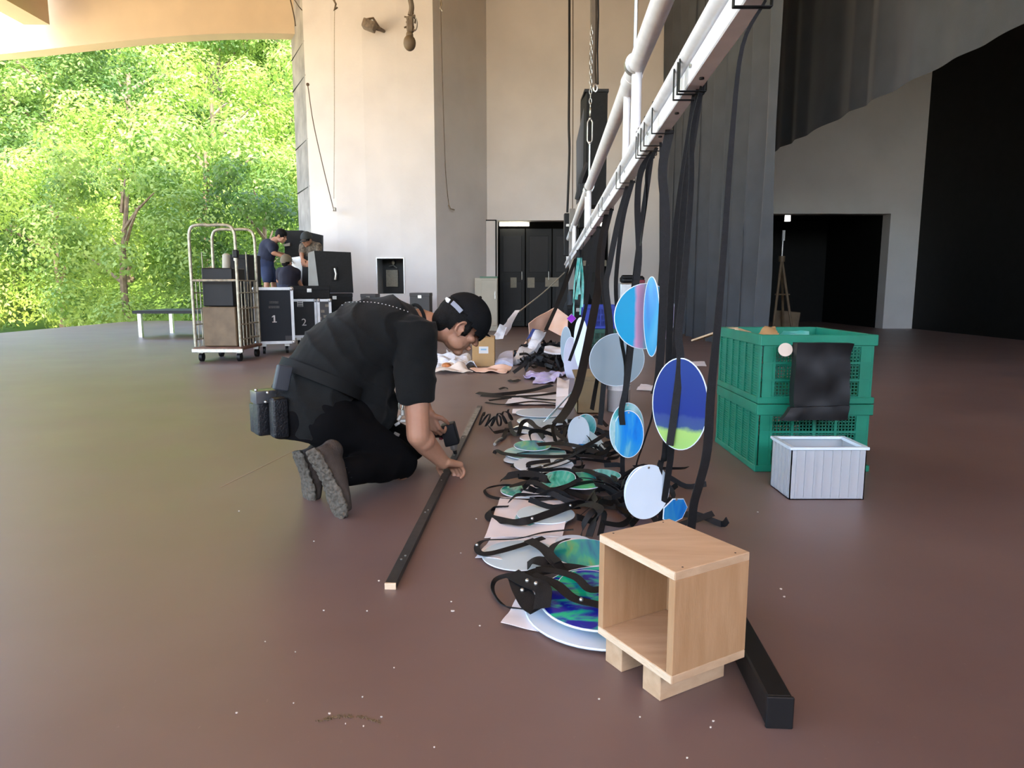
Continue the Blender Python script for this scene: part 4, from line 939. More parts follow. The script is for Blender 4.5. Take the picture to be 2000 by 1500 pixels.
hang_disc('square_tag', 'small violet film tag hanging beside the peach sheet', 1116, 622, 9, 9, 5, Y7 + .8, M['violet'], seg=4, extra=lambda t, c, n, k: t.add('string', tube(BM(), [c + V((0, 0, .05)), V((TX(c.y), c.y, TZ(c.y) - .05))], .003, 6), M['strap']))
Y8 = YB(1133)
t = Thing('teal_strips', 'bundle of teal film strips knotted under the far end of the truss', 'strips')
for i, (xa, xb, ya, yb, wp) in enumerate(((1130, 1125, 500, 585, 6), (1133, 1131, 498, 575, 7), (1134, 1137, 500, 600, 4), (1129, 1120, 505, 618, 3), (1135, 1133, 502, 615, 3))):
    t.add('strip', ribbon(BM(), smooth_path([P(xa, ya, Y8), P((xa + xb) / 2 + (-1) ** i * 3, (ya + yb) / 2, Y8 + .03 * i), P(xb, yb, Y8 + .02)], 5), wp / FPX * Y8, sides=[V((1, .3 * math.sin(j), 0)) for j in range(11)]), M['aqua'])
t.add('knot', tube(BM(), [P(1131, 488, Y8), P(1132, 503, Y8)], .03, 8), M['strap']); t.done()
# far end: lines pulled down to packets
def lineup(name, label, a, Ya, b, Yb_, r, m, cat='string'):
    return single(name, tube(BM(), smooth_path([P(*a, Ya), (P(*a, Ya) + P(*b, Yb_)) / 2 - V((0, 0, .03)), P(*b, Yb_)], 4), r, 6), m, label, cat)
for k, (a, b, lab) in enumerate((((1124, 506), (1066, 645), 'slanting black strap from the far end of the truss to the peach sheet, right one'), ((1116, 514), (1068, 640), 'slanting black strap from the far end of the truss to the peach sheet, left one'))):
    Ya = YB(a[0]); single('slanting_strap', ribbon(BM(), smooth_path([P(*a, Ya), P((a[0] + b[0]) / 2 + 2, (a[1] + b[1]) / 2, Ya - .6), P(*b, Ya - 1.3)], 5), .045, sides=[V((.8, .5, .3))] * 11), M['strap'], lab, 'strap')
lineup('pale_string', 'pale string running beside the slanting straps to the peach sheet', (1120, 505), YB(1120), (1082, 612), 9.6, .008, M['rope'])
lineup('pale_string', 'long pale string from the truss end down left to the white kite-shaped packet', (1103, 532), 12.8, (1012, 610), 9.9, .010, M['rope'])
lineup('pale_string', 'short tan string tying the lilac packet to the blue one', (1000, 692), 8.3, (1028, 668), 8.6, .010, M['paper_pink'])
def fsheet(name, label, cat, px4, Y4_, m, amp=.03, th=.004, sc_=5, seed=0., extra=None):
    c = [P(a, b, y) for (a, b), y in zip(px4, Y4_)]
    for v in c: v.z = max(v.z, .006)
    return single(name, sheet(BM(), c, th, 12, 10, amp, sc_, seed), m, label, cat)
fsheet('kite_packet', 'white kite-shaped packet pulled up on the long pale string', 'packet', [(968, 652), (988, 655), (1014, 606), (1006, 606)], (9.3, 9.5, 9.9, 9.9), M['paper'], .04, seed=1)
fsheet('kite_packet_tail', 'white crumpled tail of film under the kite-shaped packet', 'packet', [(962, 662), (982, 664), (990, 640), (976, 636)], (9.2, 9.2, 9.4, 9.4), M['bag'], .06, seed=2)
t = Thing('peach_sheet', 'large peach-coloured paper sheet held up like a tent by the slanting straps', 'sheet'); Y = 9.4
t.add('left_panel', sheet(BM(), [P(1028, 668, Y), P(1067, 640, Y + .2), P(1084, 600, Y + .1), P(1028, 630, Y - .1)], .01, 8, 8, .05, 3), M['paper_pink'])
t.add('right_panel', sheet(BM(), [P(1068, 642, Y + .05), P(1112, 665, Y - .2), P(1110, 618, Y), P(1086, 600, Y + .1)], .01, 8, 8, .04, 3), M['paper_pink']); t.done()
fsheet('blue_film_scrap', 'small dark blue film scrap in front of the peach sheet', 'film', [(1028, 664), (1052, 652), (1056, 645), (1040, 642)], (9, 9, 9.1, 9.1), mat('ink_blue_film', (.03, .06, .22), .35), .02)
fsheet('bubble_packet', 'pale blue bubble-wrapped packet leaning before the peach sheet', 'packet', [(1030, 676), (1052, 680), (1066, 652), (1044, 650)], (8.6, 8.6, 8.9, 8.9), M['bag'], .06, .04, seed=3)
fsheet('bubble_packet', 'white bubble-wrapped packet leaning in the middle of the far pile', 'packet', [(998, 718), (1012, 728), (1058, 680), (1046, 674)], (7.6, 7.5, 8.0, 8.1), M['bag'], .07, .05, seed=4)
fsheet('bubble_packet', 'lilac-white bubble-wrapped packet on the floor right of the carton', 'packet', [(966, 718), (1002, 718), (1002, 692), (976, 700)], (7.4, 7.4, 7.7, 7.7), mat('lilac_bag', (.50, .52, .68), .35, vscale=14, col2=(.66, .68, .80), bump=.4, bscale=35), .06, .04, seed=5)
fsheet('plastic_bag', 'crumpled white plastic bag on the floor beyond the man, its left half', 'bag', [(842, 740), (900, 740), (885, 698), (852, 702)], (6.9, 6.9, 7.4, 7.4), M['bag'], .10, .01, 8, 6)
fsheet('plastic_bag', 'white plastic bag lying between the crumpled bag and the carton', 'bag', [(880, 722), (932, 724), (915, 698), (872, 696)], (7.2, 7.2, 7.7, 7.7), M['bag'], .08, .01, 8, 7)
fsheet('paper_wrap', 'cream paper wrap spilling on the floor in front of the white bags', 'paper', [(846, 742), (924, 736), (900, 716), (868, 712)], (6.75, 6.8, 7.05, 7.05), mat('cream_paper', (.72, .62, .52), .7, var=.05), .07, .006, 7, 8)
single('snack_bun', ball(BM(), P(872, 714, 6.95), (.05, .05, .03)), mat('orange_brown', (.45, .16, .05), .6, var=.4, vscale=30), 'small orange-brown lump on top of the white bags', 'packet')
fsheet('peach_wrap', 'peach paper strip lying flat in front of the carton', 'paper', [(918, 738), (988, 741), (1000, 728), (930, 726)], (6.85, 6.75, 7.05, 7.1), M['paper_pink'], .05, .006, 6, 9)
fsheet('lilac_film', 'lilac film sheets lying among the far straps', 'film', [(1022, 748), (1088, 750), (1112, 730), (1030, 734)], (6.3, 6.25, 6.7, 6.7), M['lilac'], .05, .006, 8, 10)
fsheet('lilac_film', 'second lilac film piece, right of the first and nearer the carton', 'film', [(1040, 762), (1080, 758), (1090, 746), (1046, 748)], (6.0, 6.05, 6.3, 6.3), M['lilac'], .04, .006, 8, 11)
# cartons
def carton(label, pxl, pxr, pyt, Yf, dep, m, lab=True, open_=False, name='cardboard_box'):
    a, b = P(pxl, pyt, Yf), P(pxr, pyt, Yf); t = Thing(name, label, 'box'); h = a.z
    bm = BM(); th = .006
    if open_:
        for q_ in (((a.x, Yf, 0), (b.x, Yf + th, h)), ((a.x, Yf + dep - th, 0), (b.x, Yf + dep, h)), ((a.x, Yf, 0), (a.x + th, Yf + dep, h)), ((b.x - th, Yf, 0), (b.x, Yf + dep, h)), ((a.x, Yf, 0), (b.x, Yf + dep, .006))): box2(bm, *q_)
    else: box2(bm, (a.x, Yf, 0), (b.x, Yf + dep, h), bev=.004)
    t.add('body', bm, m)
    if open_:
        t.add('flap', sheet(BM(), [(a.x, Yf + dep, h), (b.x, Yf + dep, h), (b.x + .02, Yf + dep + .1, h + .05), (a.x - .01, Yf + dep + .1, h + .04)], .005, 2, 2), m)
        t.add('flap', sheet(BM(), [(b.x, Yf, h), (b.x, Yf + dep, h), (b.x + .09, Yf + dep, h + .02), (b.x + .09, Yf, h + .02)], .005, 2, 2), m)
    else:
        t.add('flap', box2(BM(), (a.x + .002, Yf + .002, h), (b.x - .002, Yf + dep / 2 - .002, h + .005)), m); t.add('flap', box2(BM(), (a.x + .002, Yf + dep / 2 + .002, h), (b.x - .002, Yf + dep - .002, h + .005)), m)
    if lab:
        x0 = a.x + (b.x - a.x) * .30; x1 = a.x + (b.x - a.x) * .72; t.add('label', box2(BM(), (x0, Yf - .002, h * .46), (x1, Yf, h * .70)), M['label'])
        t.add('label_print', box2(BM(), (x0 + .02, Yf - .003, h * .57), (x1 - .02, Yf - .0019, h * .63)), mat('blue_print', (.25, .42, .55), .6))
    t.done(); return (a.x, b.x, h)
Yk = G(945, 716).y
carton('tan cardboard box with a white label, standing right of the man\'s face', 922, 966, 660, Yk, .30, M['card'])
Yk2 = G(1150, 808).y
carton('open khaki cardboard box on the floor behind the swept strap', 1128, 1180, 745, Yk2, .22, M['card2'], lab=False, open_=True)
cj = G(1211, 806); bm = BM(); rj = .078
for (z0_, z1_) in ((.002, .15),):
    tube(bm, [cj + V((0, .08, z0_)), cj + V((0, .08, z1_))], rj, 28)
t = Thing('clear_container', 'clear round plastic container with a frosted lid, right of the khaki box', 'container')
t.add('body', bm, M['clear']); t.add('lid', tube(BM(), [cj + V((0, .08, .15)), cj + V((0, .08, .185))], rj + .004, 28), M['bag']); t.done()
# crates at the far end
g_ = G(1160, 690)
crate(P(1150, 0, 8.8).x, 8.8, 0, .42, .35, .32, 'dark green folding crate at the bottom of the far stack', mat('dark_green_crate', (.006, .07, .045), .45, var=.1)).done()
crate(P(1150, 0, 8.8).x, 8.8, .322, .42, .35, .30, 'blue folding crate on top of the dark green one at the far end', M['blue']).done()
def lump(name, label, cat, c, s, m, seed=0, amp=.25, parent=None):
    bm = BM(); ball(bm, (0, 0, 0), 1, u=24, v=14)
    for v in bm.verts:
        d = v.co.copy(); k = 1 + amp * noise.noise(d * 1.7 + V((seed, 0, 0))) + amp * .4 * noise.noise(d * 5 + V((0, seed, 0)))
        v.co = V((max(-1, min(1, d.x * 1.15)) * s[0], max(-1, min(1, d.y * 1.15)) * s[1], max(-.8, min(.85, d.z)) * s[2])) * k
    bmesh.ops.transform(bm, matrix=Matrix.Translation(V(c)), verts=bm.verts)
    return single(name, bm, m, label, cat)
lump('black_bag', 'soft black bag slumped left of the blue crate', 'bag', P(1130, 600, 9.8) - V((0, 0, .02)), (.18, .16, .30), M['black'], 2)
plain_box((1108, 596), (1150, 670), 9.6, .4, 'black equipment box under the slumped black bag', z0=.01).done()
t = Thing('stacked_gear', 'black gear with a red edge standing on a grey tub beyond the turquoise disc', 'equipment'); Y = 10.5
a, b = P(1212, 553, Y), P(1262, 640, Y); t.add('tub', box2(BM(), (a.x, Y, 0), (b.x, Y + .4, a.z), bev=.02), M['alu'])
bm = BM(); box2(bm, (a.x + .03, Y + .05, a.z), (b.x - .03, Y + .3, a.z + .11), bev=.03); box(bm, P(1228, 541, Y + .1), (.22, .16, .06), bev=.02); t.add('black_gear', bm, M['black'])
t.add('red_edge', box2(BM(), (b.x - .14, Y + .02, a.z + .0), (b.x - .03, Y + .06, a.z + .05), bev=.008), M['red']); t.done()
t = Thing('microphone_stand', 'thin floor stand with a crossbar behind the teal strips', 'stand'); Y = 10.2
t.add('pole', tube(BM(), [V((P(1145, 0, Y).x, Y, .0)), V((P(1145, 0, Y).x, Y, P(1145, 520, Y).z))], .012), M['steel'])
t.add('crossbar', tube(BM(), [P(1137, 583, Y), P(1155, 583, Y)], .010), M['steel'])
bm = BM()
for k in range(3): tube(bm, [V((P(1145, 0, Y).x, Y, .25)), V((P(1145, 0, Y).x + .25 * math.cos(k * 2.1), Y + .25 * math.sin(k * 2.1), .01))], .010, 6)
t.add('feet', bm, M['steel']); t.done()
# ================================================================== ROWS OF DISCS, SHEETS AND STRAPS ON THE FLOOR
def fdisc(label, px, py, half, m, z=.004, tilt=(0, 0), th=.0035, rim=True, name='round_disc', cat='disc', seg=44, k=1.):
    c = G(px, py, z); r = half / FPX * (c.y * cp + (CAMH - z) * sp); n = V((tilt[0], tilt[1], 1)).normalized()
    c.z += r * (abs(tilt[0]) + abs(tilt[1]) * k)
    t = Thing(name, label, cat); up = V((0, 1, 0)); up = (up - n * up.dot(n)).normalized(); rt_ = up.cross(n)
    t.add('face', plate(BM(), c, n, r, r * k, (0, 1, 0), th=th, seg=seg), m)
    if rim: t.add('rim', tube(BM(), [c + rt_ * r * math.cos(q) + up * r * k * math.sin(q) for q in [2 * math.pi * i / seg for i in range(seg)]], th * .6, 6, closed=True), M['whitedisc'])
    return t.done(c)
def fstrap(label, pts, wd=.024, stand=0., m=None, name='webbing_strap', cat='strap', buckle=None):
    """pts: (px, py, z) of the photo on the floor; stand 0 = lying flat, 1 = on edge"""
    pp = smooth_path([G(a, b, z + (wd * .5 * stand) + .004) for a, b, z in pts], 6); n = len(pp); sd_ = []
    for i in range(n):
        d = (pp[min(i + 1, n - 1)] - pp[max(i - 1, 0)]).normalized(); h = V((0, 0, 1)).cross(d); h = h.normalized() if h.length > .01 else V((1, 0, 0))
        st = stand * (.75 + .5 * noise.noise(V((i * .21, px_seed(label), 0)))); sd_.append((h * (1 - st) + V((0, 0, 1)) * st))
    t = Thing(name, label, cat); t.add('webbing', ribbon(BM(), pp, wd, sides=sd_, thick=.002), m or M['strap'])
    if buckle is not None:
        for bi in (buckle if isinstance(buckle, (list, tuple)) else [buckle]):
            p = pp[int(bi * (n - 1))]; t.add('rivet', ball(BM(), p + V((0, 0, .003)), .006, u=10, v=6), M['steel'])
    return t.done()
def px_seed(s_): return sum(map(ord, s_)) * .013
def fpaper(label, px4, m=None, z=.003, amp=.012, seed=0, name='paper_sheet', cat='paper', lift=(0, 0, 0, 0)):
    c = [G(a, b, z + l_) for (a, b), l_ in zip(px4, lift)]
    return single(name, sheet(BM(), c, .0012, 12, 10, amp, 7, seed), m or M['paper'], label, cat)
# row 1, beside the wooden box
fpaper('white paper sheet with a pointed corner under the white disc beside the wooden box', [(978, 1222), (1160, 1250), (1180, 1165), (1012, 1168)], seed=1)
fdisc('large white disc lying lowest beside the wooden box', 1178, 1192, 150, M['whitedisc'], .010, th=.006)
fdisc('large blue-green iridescent disc lying on the white disc beside the wooden box', 1178, 1178, 124, IR1, .030, (-.05, -.06), th=.005)
fdisc('smaller blue-green iridescent disc tucked behind the large one by the wooden box', 1150, 1150, 60, IR1, .045, (.0, -.10))
fstrap('thin black strap making an open loop on the floor left of the nearest discs', [(1022, 1190, .0), (985, 1183, 0), (963, 1155, 0), (968, 1132, .01), (1000, 1122, .02), (1040, 1118, .03)], .013, .6)
fstrap('black strap folded over the left edge of the big iridescent disc', [(1010, 1128, .05), (1018, 1150, .05), (1035, 1180, .04), (1050, 1192, .035)], .050, .15, buckle=.4)
fstrap('second black strap fold beside it, standing on the big iridescent disc', [(1000, 1120, .05), (1030, 1136, .06), (1060, 1150, .06), (1058, 1188, .04)], .045, .3, buckle=(.35, .5))
fstrap('black riveted strap running across the iridescent discs into the wooden box shadow', [(1040, 1122, .06), (1085, 1140, .06), (1120, 1168, .055), (1165, 1180, .05), (1180, 1184, .05)], .028, .15, buckle=(.62, .9))
fstrap('long dark strap crossing behind the nearest discs to the box', [(1015, 1128, .05), (1060, 1113, .05), (1120, 1125, .06), (1150, 1150, .06), (1180, 1150, .06)], .022, .3)
fstrap('black strap bridging behind the small iridescent disc', [(1050, 1116, .03), (1100, 1108, .03), (1150, 1115, .03), (1190, 1118, .03)], .030, .5)
# row 2
fpaper('white paper with a sharp left tip under the second row of discs', [(928, 1090), (1100, 1112), (1135, 1052), (962, 1050)], seed=2)
fdisc('white disc in the second row with a strap loop over its left', 1018, 1084, 76, M['pale'], .008)
fdisc('teal streaked iridescent disc in the second row, touching the wooden box', 1142, 1083, 62, IR2, .030, (-.02, -.05))
fdisc('white disc peeping from under the teal streaked disc', 1120, 1058, 34, M['whitedisc'], .012)
fstrap('black strap looping off the left of the second row and over the white disc', [(1120, 1034, .03), (1062, 1040, .02), (1010, 1052, .02), (950, 1055, .012), (932, 1066, .008), (938, 1080, .012), (962, 1080, .016), (1020, 1064, .02), (1062, 1050, .02)], .020, .25, buckle=.52)
fstrap('grey-lit black strap angled across the second row to the teal disc', [(1032, 1054, .03), (1062, 1072, .04), (1085, 1098, .045), (1110, 1114, .03), (1175, 1116, .02)], .032, .2)
fstrap('short black strap arcing over the left of the teal streaked disc', [(1110, 1052, .05), (1085, 1062, .05), (1075, 1080, .05), (1090, 1098, .05)], .022, .3)
fstrap('folded black strap end at the near edge of the second white disc', [(1030, 1105, .01), (1045, 1094, .03), (1070, 1100, .03), (1088, 1108, .01)], .040, .3)
# row 3
fpaper('pinkish white paper under the pale aqua disc', [(946, 1052), (1098, 1050), (1118, 980), (978, 972)], mat('pinkish_paper', (.74, .68, .67), .7, var=.04), seed=3, z=.006)
fdisc('pale aqua disc in the third row crossed by a strap', 1066, 1004, 56, M['pale'], .018)
fdisc('second pale aqua disc sliding out beneath the first in the third row', 1058, 1012, 52, IR4, .010)
fstrap('wide black strap standing on edge left of the third row, crossing the aqua disc', [(992, 990, .0), (958, 995, .0), (956, 1010, .0), (990, 1018, .01), (1025, 1018, .025), (1070, 1004, .03), (1110, 990, .03), (1130, 988, .02)], .030, .55, buckle=(.62, .9))
fstrap('black strap heap bending over right of the pinkish paper', [(1120, 990, .02), (1150, 985, .07), (1172, 995, .09), (1160, 1020, .05), (1150, 1048, .01)], .030, .4)
fstrap('second black strap bending down beside it to the floor', [(1135, 1048, .0), (1142, 1020, .05), (1160, 998, .08), (1180, 1000, .05), (1172, 1045, 0)], .022, .4)
# row 4
fdisc('dark teal and green disc at the left of the fourth row', 1024, 958, 46, IR3, .012)
fdisc('green-teal disc tilted up in the middle of the fourth row', 1090, 950, 34, IR3, .020, (-.15, -.25))
fpaper('grey-white fan-shaped paper across the fourth row', [(1010, 972), (1075, 972), (1085, 938), (1040, 940)], z=.016, seed=4)
fdisc('bright green tipped disc on the right of the fourth row', 1138, 944, 46, film('lime_teal_film', [(.01, .10, .16), (.03, .36, .28), (.05, .62, .22), (.30, .72, .06)], 5, (1.5, .6, 1)), .028, (-.04, -.08))
fdisc('small teal disc at the far right of the fourth row', 1182, 930, 30, IR3, .03, (.06, -.06))
fstrap('thin black strap loop left of the fourth row', [(1005, 948, .02), (975, 948, .01), (947, 956, .0), (958, 970, .0), (1000, 976, .004), (1060, 975, .01), (1112, 966, .02)], .012, .6)
fstrap('wide black strap arched over the left of the fourth row', [(982, 936, .0), (990, 930, .03), (1030, 925, .05), (1066, 936, .04), (1072, 942, .02)], .035, .6)
fstrap('black strap weaving between the fourth row discs', [(995, 950, .03), (1040, 942, .05), (1080, 958, .04), (1110, 948, .05), (1135, 935, .05)], .022, .4)
fstrap('black strap lying across the far right of the fourth row', [(1120, 918, .04), (1150, 920, .05), (1185, 938, .05), (1210, 946, .03)], .026, .3)
# row 5
fdisc('white disc in the fifth row under a slanting strap', 1062, 909, 58, M['whitedisc'], .020, (.0, -.03))
fdisc('teal green disc showing at the near edge of the fifth row', 1068, 918, 44, IR3, .010)
fdisc('small white disc at the left end of the fifth row', 1010, 898, 26, M['whitedisc'], .01)
fstrap('black strap slanting across the white disc of the fifth row', [(1040, 916, .04), (1070, 908, .045), (1105, 896, .05), (1135, 880, .05), (1165, 868, .05)], .018, .2, buckle=.2)
fstrap('black strap edging the near side of the fifth row', [(1000, 908, .0), (1030, 914, .01), (1035, 905, .03), (1075, 900, .04)], .024, .5)
# row 6
fdisc('white and turquoise disc in the sixth row', 1045, 884, 60, IR4, .02)
fdisc('turquoise disc on top of the sixth row', 1040, 872, 36, IR2, .04, (0, -.05))
fdisc('white disc in the sixth row under the turquoise ones', 1050, 892, 62, M['whitedisc'], .008)
fstrap('black strap with a curled knot at the left of the sixth row', [(965, 886, .0), (970, 880, .015), (985, 886, .015), (1020, 890, .03), (1080, 892, .04), (1140, 890, .04), (1180, 896, .03)], .020, .5)
fstrap('broad black strap lying along the back of the sixth row', [(1050, 868, .05), (1090, 866, .05), (1130, 872, .05), (1165, 884, .04)], .040, .2)
fstrap('black strap rising from the sixth row toward the hanging discs', [(1120, 880, .04), (1150, 868, .06), (1180, 850, .09), (1215, 828, .14)], .022, .4)
# row 7
fdisc('white disc in the seventh row, farther than the turquoise ones', 1045, 838, 44, M['whitedisc'], .02)
fdisc('white disc at the back of the seventh row', 1060, 822, 50, M['pale'], .02)
fdisc('thin white disc stacked on the seventh row', 1056, 806, 48, M['whitedisc'], .03)
fdisc('pale disc lying between the sixth and seventh rows', 1055, 855, 40, M['paper'], .02, rim=False)
fstrap('wavy black strap snaking over the seventh row', [(995, 824, .0), (1000, 842, .02), (1012, 848, .03), (1020, 826, .05), (1035, 822, .06), (1050, 840, .05), (1062, 856, .04)], .024, .5)
fstrap('black strap crossing the seventh row to the right', [(1030, 820, .06), (1055, 838, .06), (1075, 832, .07), (1092, 850, .05), (1110, 862, .04)], .026, .4)
fstrap('black strap looped up at the right of the seventh row', [(1085, 862, .03), (1080, 835, .07), (1092, 818, .10), (1104, 830, .07), (1100, 860, .03)], .022, .4)
t = Thing('aqua_bundle', 'slanting bundle of aqua striped film propped behind the seventh row', 'bundle')
for k in range(4):
    a, b = P(1062 + k * 3, 824 - k * 2, 4.0 + k * .03), P(1112 + k * 2, 772 - k * 2, 4.15 + k * .03); d = V((.03, 0, .035)); t.add('film_strip', sheet(BM(), [a, a + d, b + d * .4, b], .004, 8, 2, .004, 20, k), IR4 if k % 2 else M['pale'])
t.done()
fsheet('white_film', 'stack of white film sheets leaning between the lilac film and the khaki box', 'film', [(1085, 800), (1108, 800), (1112, 745), (1088, 745)], (4.4, 4.4, 5.0, 5.0), M['paper'], .04, .01, seed=12)
Yw = G(1140, 882).y
hang_disc('oval_disc', 'upright white oval disc standing on the floor behind the sixth row', 1130, 846, 21, 34, 10, Yw, M['whitedisc'])
hang_disc('oval_disc', 'pale green and white disc leaning behind the upright white oval', 1142, 834, 22, 26, 20, Yw + .06, IR4)
fsheet('white_film', 'white film wedge trailing right from the upright white oval disc', 'film', [(1132, 882), (1186, 880), (1172, 856), (1146, 838)], (Yw - .02, Yw + .02, Yw + .08, Yw + .05), M['pale'], .01, .004, seed=13)
fsheet('blue_film', 'small bright blue film piece under the upright white oval disc', 'film', [(1126, 880), (1152, 878), (1148, 868), (1130, 868)], (Yw - .08, Yw - .08, Yw - .05, Yw - .05), IR_BLUE, .004, .004, seed=14)
# row 8
fpaper('white film slivers under the long thin straps', [(985, 790), (1100, 790), (1100, 766), (1010, 770)], seed=5, z=.01)
fpaper('second pale sliver sheet nearer the man in the eighth row', [(1000, 808), (1060, 808), (1064, 798), (1002, 800)], seed=6, z=.01)
for k, (pts, lab) in enumerate((([(932, 767, 0), (970, 770, .01), (1030, 764, .02), (1078, 752, .03)], 'long black strap pointing left toward the man, farthest of the eighth row'),
                               ([(940, 772, 0), (990, 775, .01), (1050, 772, .02), (1095, 766, .03)], 'long black strap second from the back in the eighth row'),
                               ([(955, 782, 0), (1010, 776, .01), (1060, 780, .02), (1100, 782, .02)], 'thin curling black strap in the middle of the eighth row'),
                               ([(948, 786, 0), (985, 790, .01), (1040, 784, .02), (1085, 788, .02)], 'thin black strap nearest the camera in the eighth row'))):
    fstrap(lab, pts, (.04, .03, .02, .016)[k], .35)
fstrap('short black buckle strap lying alone above the long thin straps', [(975, 760, 0), (985, 757, .01), (992, 759, 0)], .03, .2)
fstrap('short black strap scrap near the lilac film', [(994, 742, 0), (1004, 744, .01), (1015, 741, 0)], .03, .3)
# countless tangled straps: too many and too small to tell apart
def tangle(label, cx, cy, wx, wy, n, zmax, seed, w_=.022):
    rr = random.Random(seed); bm = BM()
    for k in range(n):
        a = G(cx + rr.uniform(-wx, wx), cy + rr.uniform(-wy, wy), 0); pts = [a + V((0, 0, rr.uniform(0, zmax)))]; h = rr.uniform(0, 6.28)
        for j in range(5):
            h += rr.uniform(-1.1, 1.1); pts.append(pts[-1] + V((math.cos(h) * .09, math.sin(h) * .09, 0))); pts[-1].z = rr.uniform(.006, zmax)
        sp_ = smooth_path(pts, 4)
        for q in sp_: q.z = max(q.z, .015)
        ribbon(bm, sp_, w_, sides=[V((rr.uniform(-1, 1), rr.uniform(-1, 1), .8))] * len(sp_))
    return single('strap_tangle', bm, M['strap'], label, 'straps', kind='stuff')
tangle('dense tangle of black straps in front of the far lilac film', 1060, 712, 42, 14, 46, .14, 1, .035)
tangle('tangle of black straps on white film left of the upright discs', 1070, 695, 38, 8, 24, .16, 2, .035)
tangle('dark heap of black straps on the floor right of the fourth row', 1185, 975, 55, 26, 24, .07, 3)
tangle('loose black straps right of the fifth row of discs', 1160, 905, 38, 12, 9, .05, 4)
tangle('knot of black straps over the seventh row of discs', 1092, 852, 24, 14, 8, .08, 5)
fsheet('white_film', 'small white film heap glinting at the far end of the tangle', 'film', [(1062, 690), (1095, 692), (1095, 680), (1064, 680)], (7.4, 7.4, 7.8, 7.8), M['paper'], .04, .02, seed=15)
fpaper('small white scrap lying on the floor between the turquoise and lime discs', [(1243, 762), (1275, 764), (1280, 754), (1252, 750)], seed=7)
fpaper('white scrap beside the rim of the lime disc', [(1340, 714), (1380, 716), (1376, 706), (1342, 706)], seed=8)
# coil of black strap by the batten
t = Thing('strap_coil', 'coiled black strap with a metal clip lying beside the far end of the batten', 'strap')
pts = []
for i in range(70):
    u_ = i / 69; a = u_ * 6.3 * 2 * math.pi; c = G(938 + 62 * u_, 828 + 8 * math.sin(u_ * 4), 0); pts.append(c + V((.022 * math.sin(a * .9 + 1), .045 * math.cos(a) * (1 - .3 * u_), .042 + .034 * math.sin(a + .5 * math.sin(a * .3)))))
t.add('coil', ribbon(BM(), smooth_path(pts, 2), .012, sides=[V((.9, .2, .1))] * (69 * 2 + 1)), M['strap'])
t.add('tail', ribbon(BM(), smooth_path([G(990, 836, .02), G(984, 852, .01), G(975, 860, .01)], 5), .025), M['strap'])
t.add('metal_clip', tube(BM(), smooth_path([G(980, 856, .01), G(970, 862, .012), G(966, 868, .01)], 4), .008, 8), M['steel']); t.done()
# debris
chips = [(884, 1193, 8, 'largest'), (632, 1192, 4, ''), (717, 1193, 3, ''), (881, 1175, 4, ''), (518, 1253, 3, ''), (577, 1273, 3, ''), (462, 1392, 4, ''), (573, 1373, 3, ''), (644, 1393, 5, ''), (708, 1361, 4, ''), (710, 1418, 4, ''), (675, 1413, 3, ''), (745, 1400, 4, ''), (848, 1459, 3, ''), (740, 1134, 4, ''), (613, 1057, 3, ''), (937, 1222, 3, ''), (930, 1013, 4, ''), (770, 1304, 3, ''), (1393, 1408, 5, ''), (1388, 1420, 5, ''), (1342, 1480, 4, ''), (1250, 1400, 3, ''), (1525, 1150, 5, ''), (1532, 1165, 5, ''), (1170, 1365, 4, ''), (467, 998, 4, ''), (900, 1080, 3, ''), (1480, 1000, 3, '')]
rr = random.Random(11)
for i, (px, py, s, big) in enumerate(chips):
    c = G(px, py, .0012); k = .75 * s / FPX * (c.y + .1); bm = BM(); n = 6; a0 = rr.uniform(0, 6)
    top = [bm.verts.new(c + V((k * .6 * math.cos(a0 + j * 1.047) * rr.uniform(.7, 1.4), k * .5 * math.sin(a0 + j * 1.047) * rr.uniform(.6, 1.3), .0012))) for j in range(n)]
    bot = [bm.verts.new(v.co - V((0, 0, .0022))) for v in top]
    bm.faces.new(top); bm.faces.new(bot[::-1])
    for j in range(n): bm.faces.new((bot[j], bot[(j + 1) % n], top[(j + 1) % n], top[j]))
    single('floor_chip', bm, M['chip'], 'largest pale chip on the floor right of the batten end' if big else 'small pale chip of debris lying on the bare stage floor', 'debris', group=None if big else 'pale chips on the floor', smooth=False)
bm = BM()
for k in range(90):
    u_ = rr.random(); c = G(612 + 130 * u_, 1412 - 14 * math.sin(u_ * 3) + rr.uniform(-3, 3), .0015); box(bm, c, (rr.uniform(.001, .004), rr.uniform(.001, .003), .002), rot=Matrix.Rotation(rr.uniform(0, 3), 3, 'Z'))
single('sawdust_trail', bm, M['wood_dark'], 'thin curved trail of dark crumbs on the floor at the lower left', 'debris', kind='stuff')

